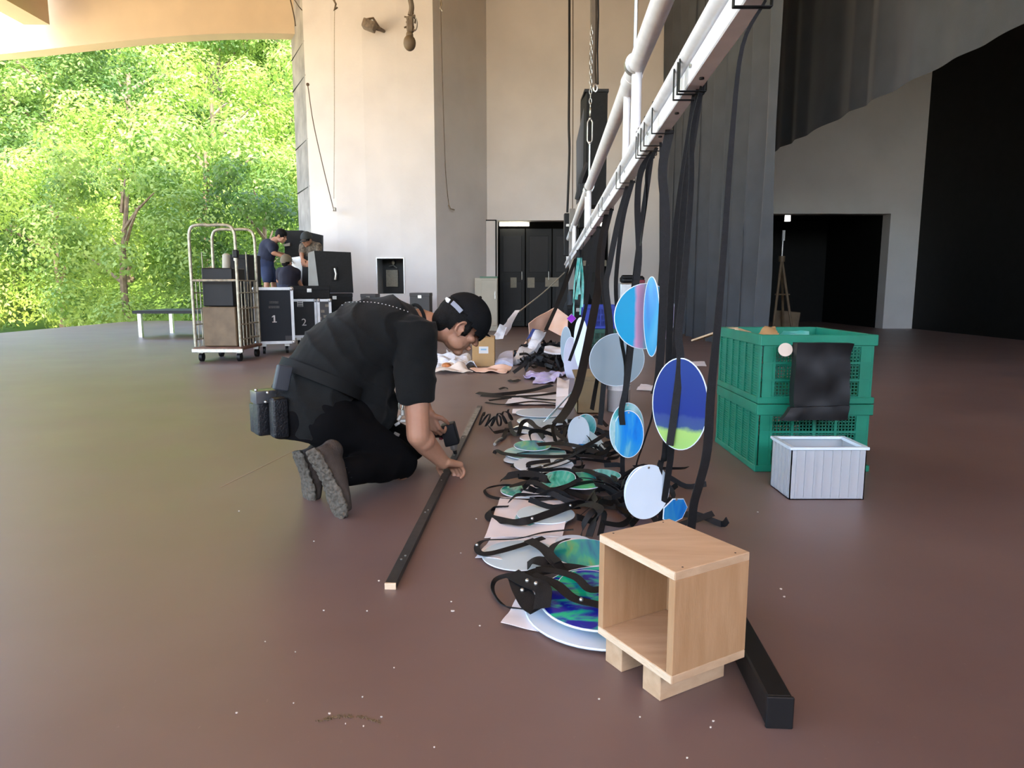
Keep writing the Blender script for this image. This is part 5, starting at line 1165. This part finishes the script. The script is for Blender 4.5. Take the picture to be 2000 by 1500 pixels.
# ================================================================== PEOPLE
def capsule(bm, pts, rs, seg=14):
    """tapered limb with round joints"""
    for (a, b, ra, rb) in zip(pts, pts[1:], rs, rs[1:]): tube(bm, [a, b], [ra, rb], seg)
    for p, r in zip(pts, rs): ball(bm, p, r * .999, u=seg, v=8)
def hand(bm, wrist, d, n, side, curl=.5, s=1., spread=.12, curl2=None):
    """d: along the palm, n: palm normal (towards what it holds), side: towards the thumb"""
    d = V(d).normalized(); n = V(n); n = (n - d * n.dot(d)).normalized(); side = d.cross(n) if d.cross(n).dot(V(side)) > 0 else n.cross(d)
    L = .085 * s; kn = []
    for i, (o, l) in enumerate(zip((.030, .010, -.010, -.028), (1.0, 1.04, .98, .88))):
        k_ = wrist + d * L * l + side * o * s; kn.append(k_); capsule(bm, [wrist + side * o * .6 * s, (wrist + k_) / 2 + side * o * .2 * s, k_], [.018 * s, .016 * s, .0125 * s], 10)
    ends = []
    for i, (k_, fl, rr_) in enumerate(zip(kn, (.92, 1.0, .95, .75), (.0090, .0095, .0088, .0078))):
        dd = (d + side * spread * (1.5 - i) * .5).normalized(); p = k_; chain = [p]; a = 0; ax = None
        for seg_, c_ in zip((.044, .027, .021), (.8, 1.1, .8)):
            a += curl * c_; dir_ = dd * math.cos(a) + n * math.sin(a); p = p + dir_ * seg_ * fl * s; chain.append(p)
        capsule(bm, chain, [rr_ * s * q for q in (1.15, 1.05, .95, .82)], 10); ends.append(chain[-1])
    tb = wrist + d * .018 * s + side * .024 * s; t1 = tb + (d * .55 + side * .75 + n * .3).normalized() * .042 * s; t2 = t1 + (d * .85 + side * .25 + n * .55).normalized() * .030 * s; t3 = t2 + (d * .8 - side * .1 + n * .7).normalized() * .024 * s
    capsule(bm, [tb, t1, t2, t3], [.016 * s, .012 * s, .0105 * s, .009 * s], 10)
    return kn, ends
def basis(u, f):
    u = V(u).normalized(); f = V(f); f = (f - u * f.dot(u)).normalized(); return u, f, u.cross(f)
def ell(bm, c, ax, r, u=20, v=12):
    m = Matrix(ax).transposed(); ball(bm, c, r, rot=m, u=u, v=v)
def head_prims(bm, c, u, f, s, k=1.):
    E = lambda o, r: ell(bm, c + (s * o[0] + f * o[1] + u * o[2]) * k, (s, f, u), tuple(x * k for x in r))
    E((0, -.008, .030), (.076, .096, .092)); E((0, .022, -.045), (.058, .066, .068)); E((0, .058, -.098), (.026, .026, .020))
    for q in (-1, 1): E((q * .042, .020, -.070), (.020, .040, .030)); E((q * .036, .066, -.022), (.026, .022, .018)); E((q * .074, -.002, -.012), (.007, .014, .026)); E((q * .078, .004, -.038), (.007, .009, .011)); tube(bm, [c + (s * q * (.083 + .004 * math.cos(a_)) + f * (-.006 - .018 * math.cos(a_) + .004 * math.sin(a_)) + u * (-.010 + .028 * math.sin(a_))) * k for a_ in [-1.9 + 3.9 * i_ / 13 for i_ in range(14)]], .0058 * k, 8); E((q * .081, .010, -.016), (.006, .005, .008))
    E((0, .078, .022), (.048, .018, .012))
    tube(bm, [c + (f * .086 + u * .010) * k, c + (f * .108 - u * .026) * k], [.009 * k, .013 * k], 10); E((0, .110, -.029), (.013, .011, .009))
    for q in (-1, 1): E((q * .011, .101, -.032), (.009, .010, .007))
    E((0, .093, -.056), (.024, .012, .006)); E((0, .090, -.066), (.021, .012, .007))
def face_parts(t, c, u, f, s, body, k=1.):
    for q in (-1, 1):
        bm = BM(); ell(bm, c + (s * q * .032 + f * .078 + u * .004) * k, (s, f, u), (.013 * k, .010 * k, .006 * k), 12, 8); t.add('eye', bm, M['black'], parent=body)
        bm = BM(); capsule(bm, [c + (s * q * .016 + f * .093 + u * .024) * k, c + (s * q * .034 + f * .092 + u * .029) * k, c + (s * q * .052 + f * .078 + u * .024) * k], [.003 * k, .004 * k, .0025 * k], 6); t.add('eyebrow', bm, M['hair'], parent=body)
def cap_shell(c, u, f, s, k=1., brim=True, ctr=(0, -.006, .030), rad=(.086, .106, .104), cutz=.012, tiltf=-.10, notch=True):
    bm = BM(); ell(bm, V((0, 0, 0)), (s, f, u), tuple(x * k for x in rad), 40, 24)
    dele = []
    for v in bm.verts:
        a, b, z = v.co.dot(s) / k, v.co.dot(f) / k, v.co.dot(u) / k
        hole = notch and b < -.06 and abs(a) < .035 and z < .034
        if z + tiltf * b < cutz - ctr[2] or hole: dele.append(v)
    bmesh.ops.delete(bm, geom=dele, context='VERTS')
    bmesh.ops.translate(bm, vec=c + (s * ctr[0] + f * ctr[1] + u * ctr[2]) * k, verts=bm.verts)
    geom = bmesh.ops.solidify(bm, geom=bm.faces[:], thickness=.003 * k)
    return bm
def brim_mesh(c, u, f, s, k=1., blen=.062):
    bm = BM(); T = []; n1, n2 = 16, 5; o = c + (f * .0 + u * .020) * k
    for layer in (0, 1):
        g_ = []
        for j in range(n2 + 1):
            row = []
            for i in range(n1 + 1):
                a = (i / n1 - .5) * 2; ang = a * 1.05; rx, ry = .080, .098 + blen * (j / n2) * math.cos(ang) ** .6
                row.append(bm.verts.new(o + (s * rx * math.sin(ang) * (1 + .04 * j / n2) + f * ry * math.cos(ang) - u * (.010 * a * a + .012 * j / n2) - u * .0025 * layer) * k))
            g_.append(row)
        T.append(g_)
    for j in range(n2):
        for i in range(n1):
            bm.faces.new((T[0][j][i], T[0][j][i + 1], T[0][j + 1][i + 1], T[0][j + 1][i])); bm.faces.new((T[1][j][i], T[1][j + 1][i], T[1][j + 1][i + 1], T[1][j][i + 1]))
    for i in range(n1):
        for j in (0, n2): bm.faces.new((T[0][j][i], T[0][j][i + 1], T[1][j][i + 1], T[1][j][i]))
    for j in range(n2):
        for i in (0, n1): bm.faces.new((T[0][j][i], T[0][j + 1][i], T[1][j + 1][i], T[1][j][i]))
    return bm

# ---------------- the man kneeling over the batten
fw = V((.82, .57, 0)).normalized(); lf = V((-.57, .82, 0)).normalized(); Z = V((0, 0, 1))
man = Thing('person', 'man in black T-shirt, cap and tool belt kneeling over the batten with a drill', 'person')
pel, wai, mid, che, upp, nkb = P(602, 800, 2.76), P(628, 738, 2.80), P(670, 688, 2.86), P(722, 655, 2.93), P(775, 638, 3.0), P(818, 630, 3.03)
butt = P(600, 845, 2.74)
SR, SL = upp - lf * .165 + Z * (-.030), upp + lf * .165 + Z * (-.01)
ER, WR = P(817, 850, 2.83), P(866, 903, 2.955)
HR = P(902, 906, 3.06)
EL, WL = P(808, 750, 3.36), P(836, 808, 3.30)
hc = P(898, 634, 2.98)
U, F, S = basis((.58, .12, .80), (.76, .24, -.60))
if S.y > 0: S = -S
def sag(p, q):                       # ring normal inside the body's mid plane
    d = (q - p).normalized(); return lf.cross(d).normalized()
def rings(pts, ws, ds, off=0.):
    out = []
    for i, p in enumerate(pts):
        n_ = sag(pts[max(i - 1, 0)], pts[min(i + 1, len(pts) - 1)]); out.append((p + n_ * off, lf * ws[i], n_ * ds[i]))
    return out
# skin: one continuous body (torso, legs and feet run on beneath the clothes)
bm = BM()
loft(bm, rings([pel, wai, mid, che, upp], [.14, .125, .13, .14, .13], [.10, .09, .09, .09, .08]))
head_prims(bm, hc, U, F, S)
capsule(bm, [upp, nkb, hc - U * .055 - F * .035], [.075, .062, .054])
capsule(bm, [SR, (SR + ER) / 2, ER, (ER * .62 + WR * .38) + V((-.006, 0, .004)), WR], [.060, .052, .050, .048, .031], 16)
ball(bm, ER + (WR - ER) * .22 + V((0, -.004, .006)), .050)
capsule(bm, [SL, (SL + EL) / 2, EL, (EL + WL) / 2, WL], [.055, .046, .041, .038, .028], 16)
hand(bm, WR, (HR - WR) + V((0, 0, -.012)), (.15, -.1, -1), (-.3, .9, .1), curl=.95, s=1.12)
knL, enL = hand(bm, WL, V((.30, .10, -.92)), (.35, .95, .0), (.9, -.2, .1), curl=.85)
HIPR, HIPL = pel - lf * .10, pel + lf * .10
KR, KL = P(784, 928, 2.93), P(800, 880, 3.25); KR.z = .065; KL.z = .065
AR, AL = P(664, 925, 2.58), P(610, 900, 2.80)
capsule(bm, [HIPR, KR], [.07, .05]); capsule(bm, [KR, AR], [.045, .035]); capsule(bm, [HIPL, KL], [.07, .05]); capsule(bm, [KL, AL], [.045, .035])
body = man.add('body', remesh(bm, .0042, 5), M['skin'])
face_parts(man, hc, U, F, S, body)
# hair under the cap, at the nape
bm = BM(); ell(bm, hc + U * .024 - F * .014, (S, F, U), (.083, .107, .094)); ell(bm, hc - F * .074 - U * .018, (S, F, U), (.066, .046, .060)); ell(bm, hc - F * .062 - U * .052, (S, F, U), (.052, .036, .036))
for q in (-1, 1): ell(bm, hc + S * q * .071 + F * .022 + U * .004, (S, F, U), (.010, .014, .032))
hm = remesh(bm, .005, 3)
bmh = BM(); bmh.from_mesh(hm); bmesh.ops.delete(bmh, geom=[v for v in bmh.verts if (v.co - hc).dot(F) > .040 or ((v.co - hc).dot(U) < -.002 and (v.co - hc).dot(F) > -.030 and (v.co - hc).dot(F) < .008)], context='VERTS')
man.add('hair', bmh, M['hair'])
cp_part = man.add('cap', cap_shell(hc, U, F, S, 1.0, rad=(.092, .118, .112), ctr=(0, .004, .034), cutz=.026, tiltf=.42), M['cap'], ang=60)
man.add('cap_brim', brim_mesh(hc + U * .006 + F * .008, (U - F * .18).normalized(), (F + U * .18).normalized(), S, 1.0, .038), M['cap'], parent=cp_part, ang=60)
man.add('cap_button', ball(BM(), hc + U * .146 + F * .004, .007), M['cap'], parent=cp_part)
bm = BM(); arc = [hc + S * .050 * math.sin(a) * 1.0 - F * (.090 + .024 * math.cos(a)) + U * (.052) for a in [(-1 + 2 * i / 8) * 1.0 for i in range(9)]]
ribbon(bm, arc, .018, sides=[U] * 9, thick=.003); man.add('cap_strap', bm, M['label'], parent=cp_part, label='pale adjuster strap at the back of the cap')
bm = BM(); ribbon(bm, [hc + S * .056 - F * .094 + U * .054, hc + S * .076 - F * .070 + U * .050, hc + S * .088 - F * .045 + U * .044], .02, sides=[U] * 3, thick=.003); man.add('cap_strap', bm, mat('grey_strap', (.20, .22, .27), .5), parent=cp_part)
# shirt
def folds(v, n):
    a = noise.noise(V((v.x * 5 + v.z * 9, v.y * 4, v.z * 2.5 - v.x * 6))); b = noise.noise(v * 22)
    r = 1 - abs(noise.noise(V((v.x * 7 + v.z * 7, v.y * 5, v.z * 3 - v.x * 4 + 7)))) * 2
    return v + n * (a * .010 + max(0, r) ** 3 * .012 + b * .0016)
bm = BM()
loft(bm, rings([butt, pel, wai, mid, che, upp, upp * .2 + nkb * .8], [.150, .185, .180, .188, .200, .175, .082], [.115, .155, .152, .158, .158, .138, .080], off=.0))
for sh, el, ws in ((SR, ER, (.098, .092, .086, .074)), (SL, EL, (.095, .088, .080, .070))):
    d = (el - sh); end = sh + d * (.66 if sh is SR else .62)
    loft(bm, [(sh + d * k_, (fw * a_) - d.normalized() * (fw * a_).dot(d.normalized()), (lf * a_ * .82) - d.normalized() * (lf * a_ * .82).dot(d.normalized())) for k_, a_ in zip((-.14, .1, .35, .66 if sh is SR else .62), ws)])
    ball(bm, sh, .090)
ell(bm, mid + sag(wai, che) * -.03 + V((.03, 0, -.06)), (lf, fw, Z), (.16, .16, .15)); ell(bm, P(706, 735, 2.92), (lf, fw, Z), (.17, .13, .17)); ell(bm, P(728, 790, 3.02), (lf, fw, Z), (.15, .10, .13)); ell(bm, P(690, 800, 2.92), (lf, fw, Z), (.17, .14, .12))
man.add('shirt', remesh(bm, .008, 7, fold=folds), M['cloth_black'])
bm = BM(); n_ = (hc - upp).normalized(); a_ = lf; b_ = n_.cross(a_).normalized()
man.add('collar', tube(bm, [upp * .15 + nkb * .85 + n_ * .004 + a_ * .083 * math.cos(q) + b_ * .080 * math.sin(q) for q in [2 * math.pi * i / 24 for i in range(24)]], .008, 8, closed=True), M['cloth_black'])
# pale dotted print across the shoulders, laid on the cloth
from mathutils.bvhtree import BVHTree
shirt_me = man.parts[-2][0].data; bvh = BVHTree.FromPolygons([v.co for v in shirt_me.vertices], [tuple(p.vertices) for p in shirt_me.polygons]); bm = BM()
for i in range(19):
    q = i / 18; px, py = 668 + 128 * q, 592 - 5 * math.sin(q * 3.1) + 17 * q ** 2
    for dy_ in (0, 4, 8, 12):
        hit = bvh.ray_cast(V((0, 0, CAMH)), ray(px, py + dy_).normalized())
        if hit[0] is not None:
            ball(bm, hit[0], (.0032, .0016, .0022), u=8, v=6); break
man.add('shirt_print', bm, M['label'], label='row of small pale printed dots across the shoulders', kind='stuff')
# trousers
bm = BM()
loft(bm, rings([butt + Z * -.02, pel, (pel + wai) / 2], [.150, .178, .165], [.13, .150, .135]))
def leg_(h, k_, a, r):
    capsule(bm, [h, h * .45 + k_ * .55, k_], [r[0], r[1], r[2]], 18); capsule(bm, [k_, k_ * .6 + a * .4, a], [r[2] * .92, r[3], r[4]], 16)
HR_, HL_ = HIPR + Z * -.03 + fw * .03, HIPL + Z * -.03 + fw * .03
leg_(HR_, KR + Z * .03, AR + V((.01, .01, .0)), (.115, .100, .078, .070, .052)); leg_(HL_, KL + Z * .03, AL + V((.02, 0, 0)), (.115, .100, .078, .070, .052))
ell(bm, (HR_ + HL_) / 2 + fw * .10 + Z * -.03, (lf, fw, Z), (.16, .16, .13))
def folds2(v, n): v = v + n * (noise.noise(v * 7) * .010 + noise.noise(v * 19) * .003); v.z = max(v.z, .006); return v
man.add('trousers', remesh(bm, .009, 6, fold=folds2), M['trouser'])
# shoes: sole slab facing back, upper towards the shin
def shoe(h, t_, nrm, s_, lab):
    d = (t_ - h); L = d.length; d.normalize(); nrm = V(nrm); nrm = (nrm - d * nrm.dot(d)).normalized(); w_ = d.cross(nrm)
    bm = BM(); prof = [(-.03, .028), (.10, .040), (.30, .037), (.50, .038), (.72, .050), (.90, .046), (1.03, .026)]
    loft(bm, [(h + d * L * q + nrm * (.0 - .012 * math.sin(q * 3.1)), w_ * r, nrm * .013) for q, r in prof])
    so = remesh(bm, .004, 3, fold=lambda v, n: v + n * (.0022 * (1 if noise.noise(v * 75) > 0 else -1)))
    sole = man.add('shoe_sole', so, M['sole'], label=lab)
    bm = BM(); loft(bm, [(h + d * L * q - nrm * o, w_ * r, nrm * g_) for q, r, o, g_ in ((-.02, .027, .040, .036), (.12, .035, .050, .048), (.32, .034, .056, .054), (.55, .036, .048, .042), (.78, .042, .034, .028), (.98, .030, .026, .018))])
    ell(bm, h + d * L * .12 - nrm * .085, (w_, d, nrm), (.034, .045, .045))
    up_ = man.add('shoe_upper', remesh(bm, .006, 5), M['suede'])
    for q in (.42, .5, .58): man.add('lace', tube(BM(), [h + d * L * q - nrm * .092 + w_ * .028, h + d * L * q - nrm * .098, h + d * L * q - nrm * .092 - w_ * .028], .0025, 6), M['black'], parent=up_)
shoe(P(609, 882, 2.49), P(668, 1008, 2.475), (-.62, -.76, .12), 1, 'worn pale grey rubber sole')
shoe(P(580, 884, 2.72), P(606, 982, 2.70), (-.70, -.68, .12), 1, 'worn grey rubber sole, half hidden')
# belt with pouches
bm = BM(); rg = rings([pel, wai, mid], [.192, .186, .19], [.163, .157, .155]); 
bc = [(pel * (1 - q) + wai * q) for q in (.80, 1.0)]; n_ = sag(pel, wai)
r1 = [[bc[0] + lf * (.190 + e_) * math.cos(a) + n_ * (.166 + e_) * math.sin(a) for a in [2 * math.pi * i / 40 for i in range(40)]] for e_ in (0, .006)]
dd = (bc[1] - bc[0]) * 1.7
vs = [[bm.verts.new(p + o) for p in r1[j]] for j in (0, 1) for o in (V((0, 0, 0)), dd)]
for i in range(40):
    k_ = (i + 1) % 40
    bm.faces.new((vs[2][i], vs[2][k_], vs[3][k_], vs[3][i])); bm.faces.new((vs[0][i], vs[1][i], vs[1][k_], vs[0][k_])); bm.faces.new((vs[1][i], vs[3][i], vs[3][k_], vs[1][k_])); bm.faces.new((vs[0][i], vs[0][k_], vs[2][k_], vs[2][i]))
belt = man.add('tool_belt', bm, mat('black_nylon_web', (.008, .009, .009), .8, spec=.2))
qz = Matrix.Rotation(R(38), 3, 'Z')
man.add('pouch', box(BM(), P(519, 815, 2.66), (.080, .065, .135), rot=qz, bev=.012, seg=3), M['leather'], parent=belt)
man.add('pouch', box(BM(), P(545, 815, 2.60), (.060, .060, .155), rot=qz, bev=.014, seg=3), M['leather'], parent=belt)
man.add('pouch_flap', box(BM(), P(518, 773, 2.66), (.095, .075, .050), rot=qz, bev=.006, seg=2), mat('grey_sheen_leather', (.06, .062, .066), .3, var=.2, vscale=30), parent=belt)
man.add('pouch_side', box(BM(), P(496, 816, 2.70), (.018, .050, .115), rot=qz, bev=.005, seg=2), M['leather'], parent=belt)
man.add('phone_holder', box(BM(), P(552, 738, 2.60), (.058, .030, .098), rot=Matrix.Rotation(R(38), 3, 'Z') @ Matrix.Rotation(.25, 3, 'Y'), bev=.01, seg=3), mat('blue_grey_nylon', (.035, .042, .052), .6), parent=belt)
for px, py in ((500, 762), (523, 767), (519, 785)): man.add('rivet', ball(BM(), P(px, py, 2.60), .0065, u=10, v=6), M['steel'], parent=belt)
kb = man.add('key_bunch', tube(BM(), [P(783 + 4 * math.cos(a), 792 + 9 * math.sin(a), 2.92) for a in [k * math.pi / 6 for k in range(12)]], .004, 6, closed=True), M['steel'], label='silver key ring at the hip')
for k, (px, py) in enumerate(((786, 806), (780, 816), (776, 828), (787, 822), (775, 848))): man.add('key', box(BM(), P(px, py, 2.915), (.014, .004, .026), rot=Matrix.Rotation(.5 * k, 3, 'Y'), bev=.002), M['steel'], parent=kb)
man.done(V((pel.x, pel.y, 0)))
# cordless drill in his far hand
dr = Thing('cordless_drill', 'black cordless drill pointing straight down at the batten, held by the kneeling man', 'drill')
tipz = BT + .001; hd = (BB - BA); tq = ((G(880, 893).y) - BA.y) / hd.y; tip = BA + hd * tq; tip.z = tipz
top = P(874, 828, tip.y); ax = (top - tip).normalized(); Ld = (top - tip).length
dr.add('motor_housing', box(BM(), tip + ax * (Ld - .052), (.080, .072, .110), rot=ax.to_track_quat('Z', 'Y').to_matrix(), bev=.010, seg=3), M['black'])
dr.add('chuck', tube(BM(), [tip + ax * (Ld - .104), tip + ax * (Ld - .112), tip + ax * (Ld - .128), tip + ax * (Ld - .140)], [.022, .020, .019, .010], 18), M['steel'])
dr.add('bit_holder', tube(BM(), [tip + ax * (Ld - .140), tip + ax * (Ld - .158)], [.011, .008], 12), M['black'])
dr.add('driver_bit', tube(BM(), [tip, tip + ax * (Ld - .15)], .0035, 8), M['steel'])
gp = (knL[1] + enL[1]) / 2
hs = tip + ax * (Ld - .05)
hl = hs + V((-.13, -.02, .0)); dr.add('handle', tube(BM(), [hs, (hs + hl) / 2, hl], [.022, .019, .021], 14), M['black'])
dr.add('battery', box(BM(), hl + V((-.022, 0, 0)), (.040, .065, .095), bev=.006, seg=2), M['black'])
dr.add('trigger', box(BM(), hs + V((-.045, -.004, -.024)), (.020, .012, .014), bev=.003), M['red']); dr.done(tip)

# ---------------- the crew at the back
def crew(label, cfg):
    t = Thing('person', label, 'person'); k = cfg.get('k', 1.)
    g = {a: V(b) for a, b in cfg['j'].items()}; U_, F_, S_ = basis(*cfg['head']); hc_ = g['head']
    bm = BM(); head_prims(bm, hc_, U_, F_, S_, k)
    capsule(bm, [g['chest'], g['neck'], hc_ - U_ * .05 * k - F_ * .03 * k], [.09, .062, .054]); capsule(bm, [g['pelvis'], g['chest']], [.11, .11])
    for s_ in 'RL':
        capsule(bm, [g['s' + s_], g['e' + s_], g['w' + s_]], [.052, .040, .028]); d = (g['w' + s_] - g['e' + s_]).normalized(); hand(bm, g['w' + s_], d + V((0, 0, -.2)), (.3, .2, -1), (0, 1, 0) if s_ == 'R' else (0, -1, 0), .5)
        capsule(bm, [g['pelvis'], g['k' + s_], g['a' + s_]], [.09, .056, .040]); capsule(bm, [g['a' + s_], g['a' + s_] + V(cfg['toe']) * .16 + V((0, 0, -.03))], [.04, .03])
    b = t.add('body', remesh(bm, .0085, 3), M['skin']); face_parts(t, hc_, U_, F_, S_, b, k)
    bm = BM(); capsule(bm, [g['pelvis'], (g['pelvis'] + g['chest']) / 2, g['chest']], [.155, .155, .165]); ax_ = (g['sL'] - g['sR']) * .5
    capsule(bm, [g['sR'], g['chest'] + V((0, 0, .04)), g['sL']], [.085, .13, .085])
    for s_ in 'RL':
        q = cfg.get('sleeve', .62); capsule(bm, [g['s' + s_], g['s' + s_] * (1 - q) + g['e' + s_] * q], [.078, .066])
        if cfg.get('long'): capsule(bm, [g['e' + s_], g['e' + s_] * .2 + g['w' + s_] * .8], [.056, .042]); capsule(bm, [g['s' + s_], g['e' + s_]], [.075, .058])
    t.add('shirt', remesh(bm, .013, 5, fold=lambda v, n: v + n * noise.noise(v * 8) * .012), cfg['shirt'])
    bm = BM(); ball(bm, g['pelvis'], .165)
    q = cfg.get('hem', .95)
    for s_ in 'RL':
        capsule(bm, [g['pelvis'], g['k' + s_]], [.13, .095])
        if q > 1: capsule(bm, [g['k' + s_], g['k' + s_] * (2 - q) + g['a' + s_] * (q - 1)], [.09, .07])
    t.add('shorts' if q <= 1.2 else 'trousers', remesh(bm, .013, 5, fold=lambda v, n: v + n * noise.noise(v * 8) * .012), cfg['pants'])
    for s_ in 'RL':
        bm = BM(); capsule(bm, [g['a' + s_] + V((0, 0, -.035)), g['a' + s_] + V(cfg['toe']) * .18 + V((0, 0, -.055))], [.052, .04]); t.add('shoe', bm, M['black'])
    if cfg['hat']: 
        c_ = t.add('cap', cap_shell(hc_, U_, F_, S_, k * 1.06, notch=False), cfg['hat'], ang=60); t.add('cap_brim', brim_mesh(hc_, U_, F_, S_, k), cfg['hat'], parent=c_, ang=60)
    bm = BM(); ell(bm, hc_ + (U_ * .040 - F_ * .010) * k, (S_, F_, U_), (.086 * k, .102 * k, .092 * k)); ell(bm, hc_ - (F_ * .065 + U_ * .02) * k, (S_, F_, U_), (.055 * k, .035 * k, .045 * k)); t.add('hair', bm, M['hair'])
    return t.done(V((g['pelvis'].x, g['pelvis'].y, .45)))
Y = 12.35
crew('man in navy T-shirt and shorts bending forward on the platform, tallest of the back crew', dict(
    head=((.35, -.05, .93), (.90, -.1, -.45)), toe=(1, 0, 0), shirt=M['navy'], pants=mat('denim_navy', (.02, .035, .09), .85), hat=None, hem=.98,
    j=dict(head=P(549, 461, Y), neck=P(536, 470, Y), chest=P(525, 484, Y), pelvis=P(517, 512, Y), sR=P(530, 480, Y - .16), sL=P(528, 478, Y + .16), eR=P(534, 494, Y - .20), wR=P(556, 502, Y - .16), eL=P(536, 492, Y + .2), wL=P(558, 499, Y + .1),
           kR=P(522, 543, Y - .08), kL=P(534, 543, Y + .08), aR=P(520, 585, Y - .1), aL=P(536, 585, Y + .1))))
crew('man in camouflage shirt and grey cap stooping behind the wedge speaker', dict(
    head=((-.1, -.35, .93), (-.35, -.75, -.5)), toe=(-.3, -1, 0), shirt=M['camo'], pants=M['black'], hat=mat('grey_cap', (.03, .035, .035), .8), hem=1.9,
    j=dict(head=P(599, 468, Y), neck=P(602, 474, Y + .06), chest=P(607, 489, Y + .14), pelvis=P(612, 524, Y + .25), sR=P(593, 482, Y + .05), sL=P(620, 482, Y + .10), eR=P(589, 497, Y - .05), wR=P(591, 507, Y - .22), eL=P(622, 500, Y), wL=P(606, 508, Y - .2),
           kR=P(606, 552, Y + .15), kL=P(622, 552, Y + .18), aR=P(606, 592, Y + .2), aL=P(622, 592, Y + .22))))
Y = 11.9
crew('crouching person in dark navy top and light cap, back to the camera', dict(
    head=((-.05, -.1, .98), (.25, .95, -.15)), toe=(.2, 1, 0), shirt=mat('ink_top', (.010, .010, .022), .85), pants=mat('navy_trousers', (.02, .025, .05), .85), hat=mat('khaki_cap', (.16, .135, .09), .8), hem=1.9,
    j=dict(head=P(560, 513, Y), neck=P(561, 524, Y), chest=P(564, 537, Y - .02), pelvis=P(562, 566, Y - .08), sR=P(578, 532, Y), sL=P(548, 532, Y), eR=P(582, 547, Y + .05), wR=P(590, 560, Y + .12), eL=P(544, 548, Y + .05), wL=P(552, 558, Y + .2),
           kR=P(574, 552, Y + .30), kL=P(550, 552, Y + .30), aR=P(572, 590, Y + .02), aL=P(552, 590, Y + .02))))
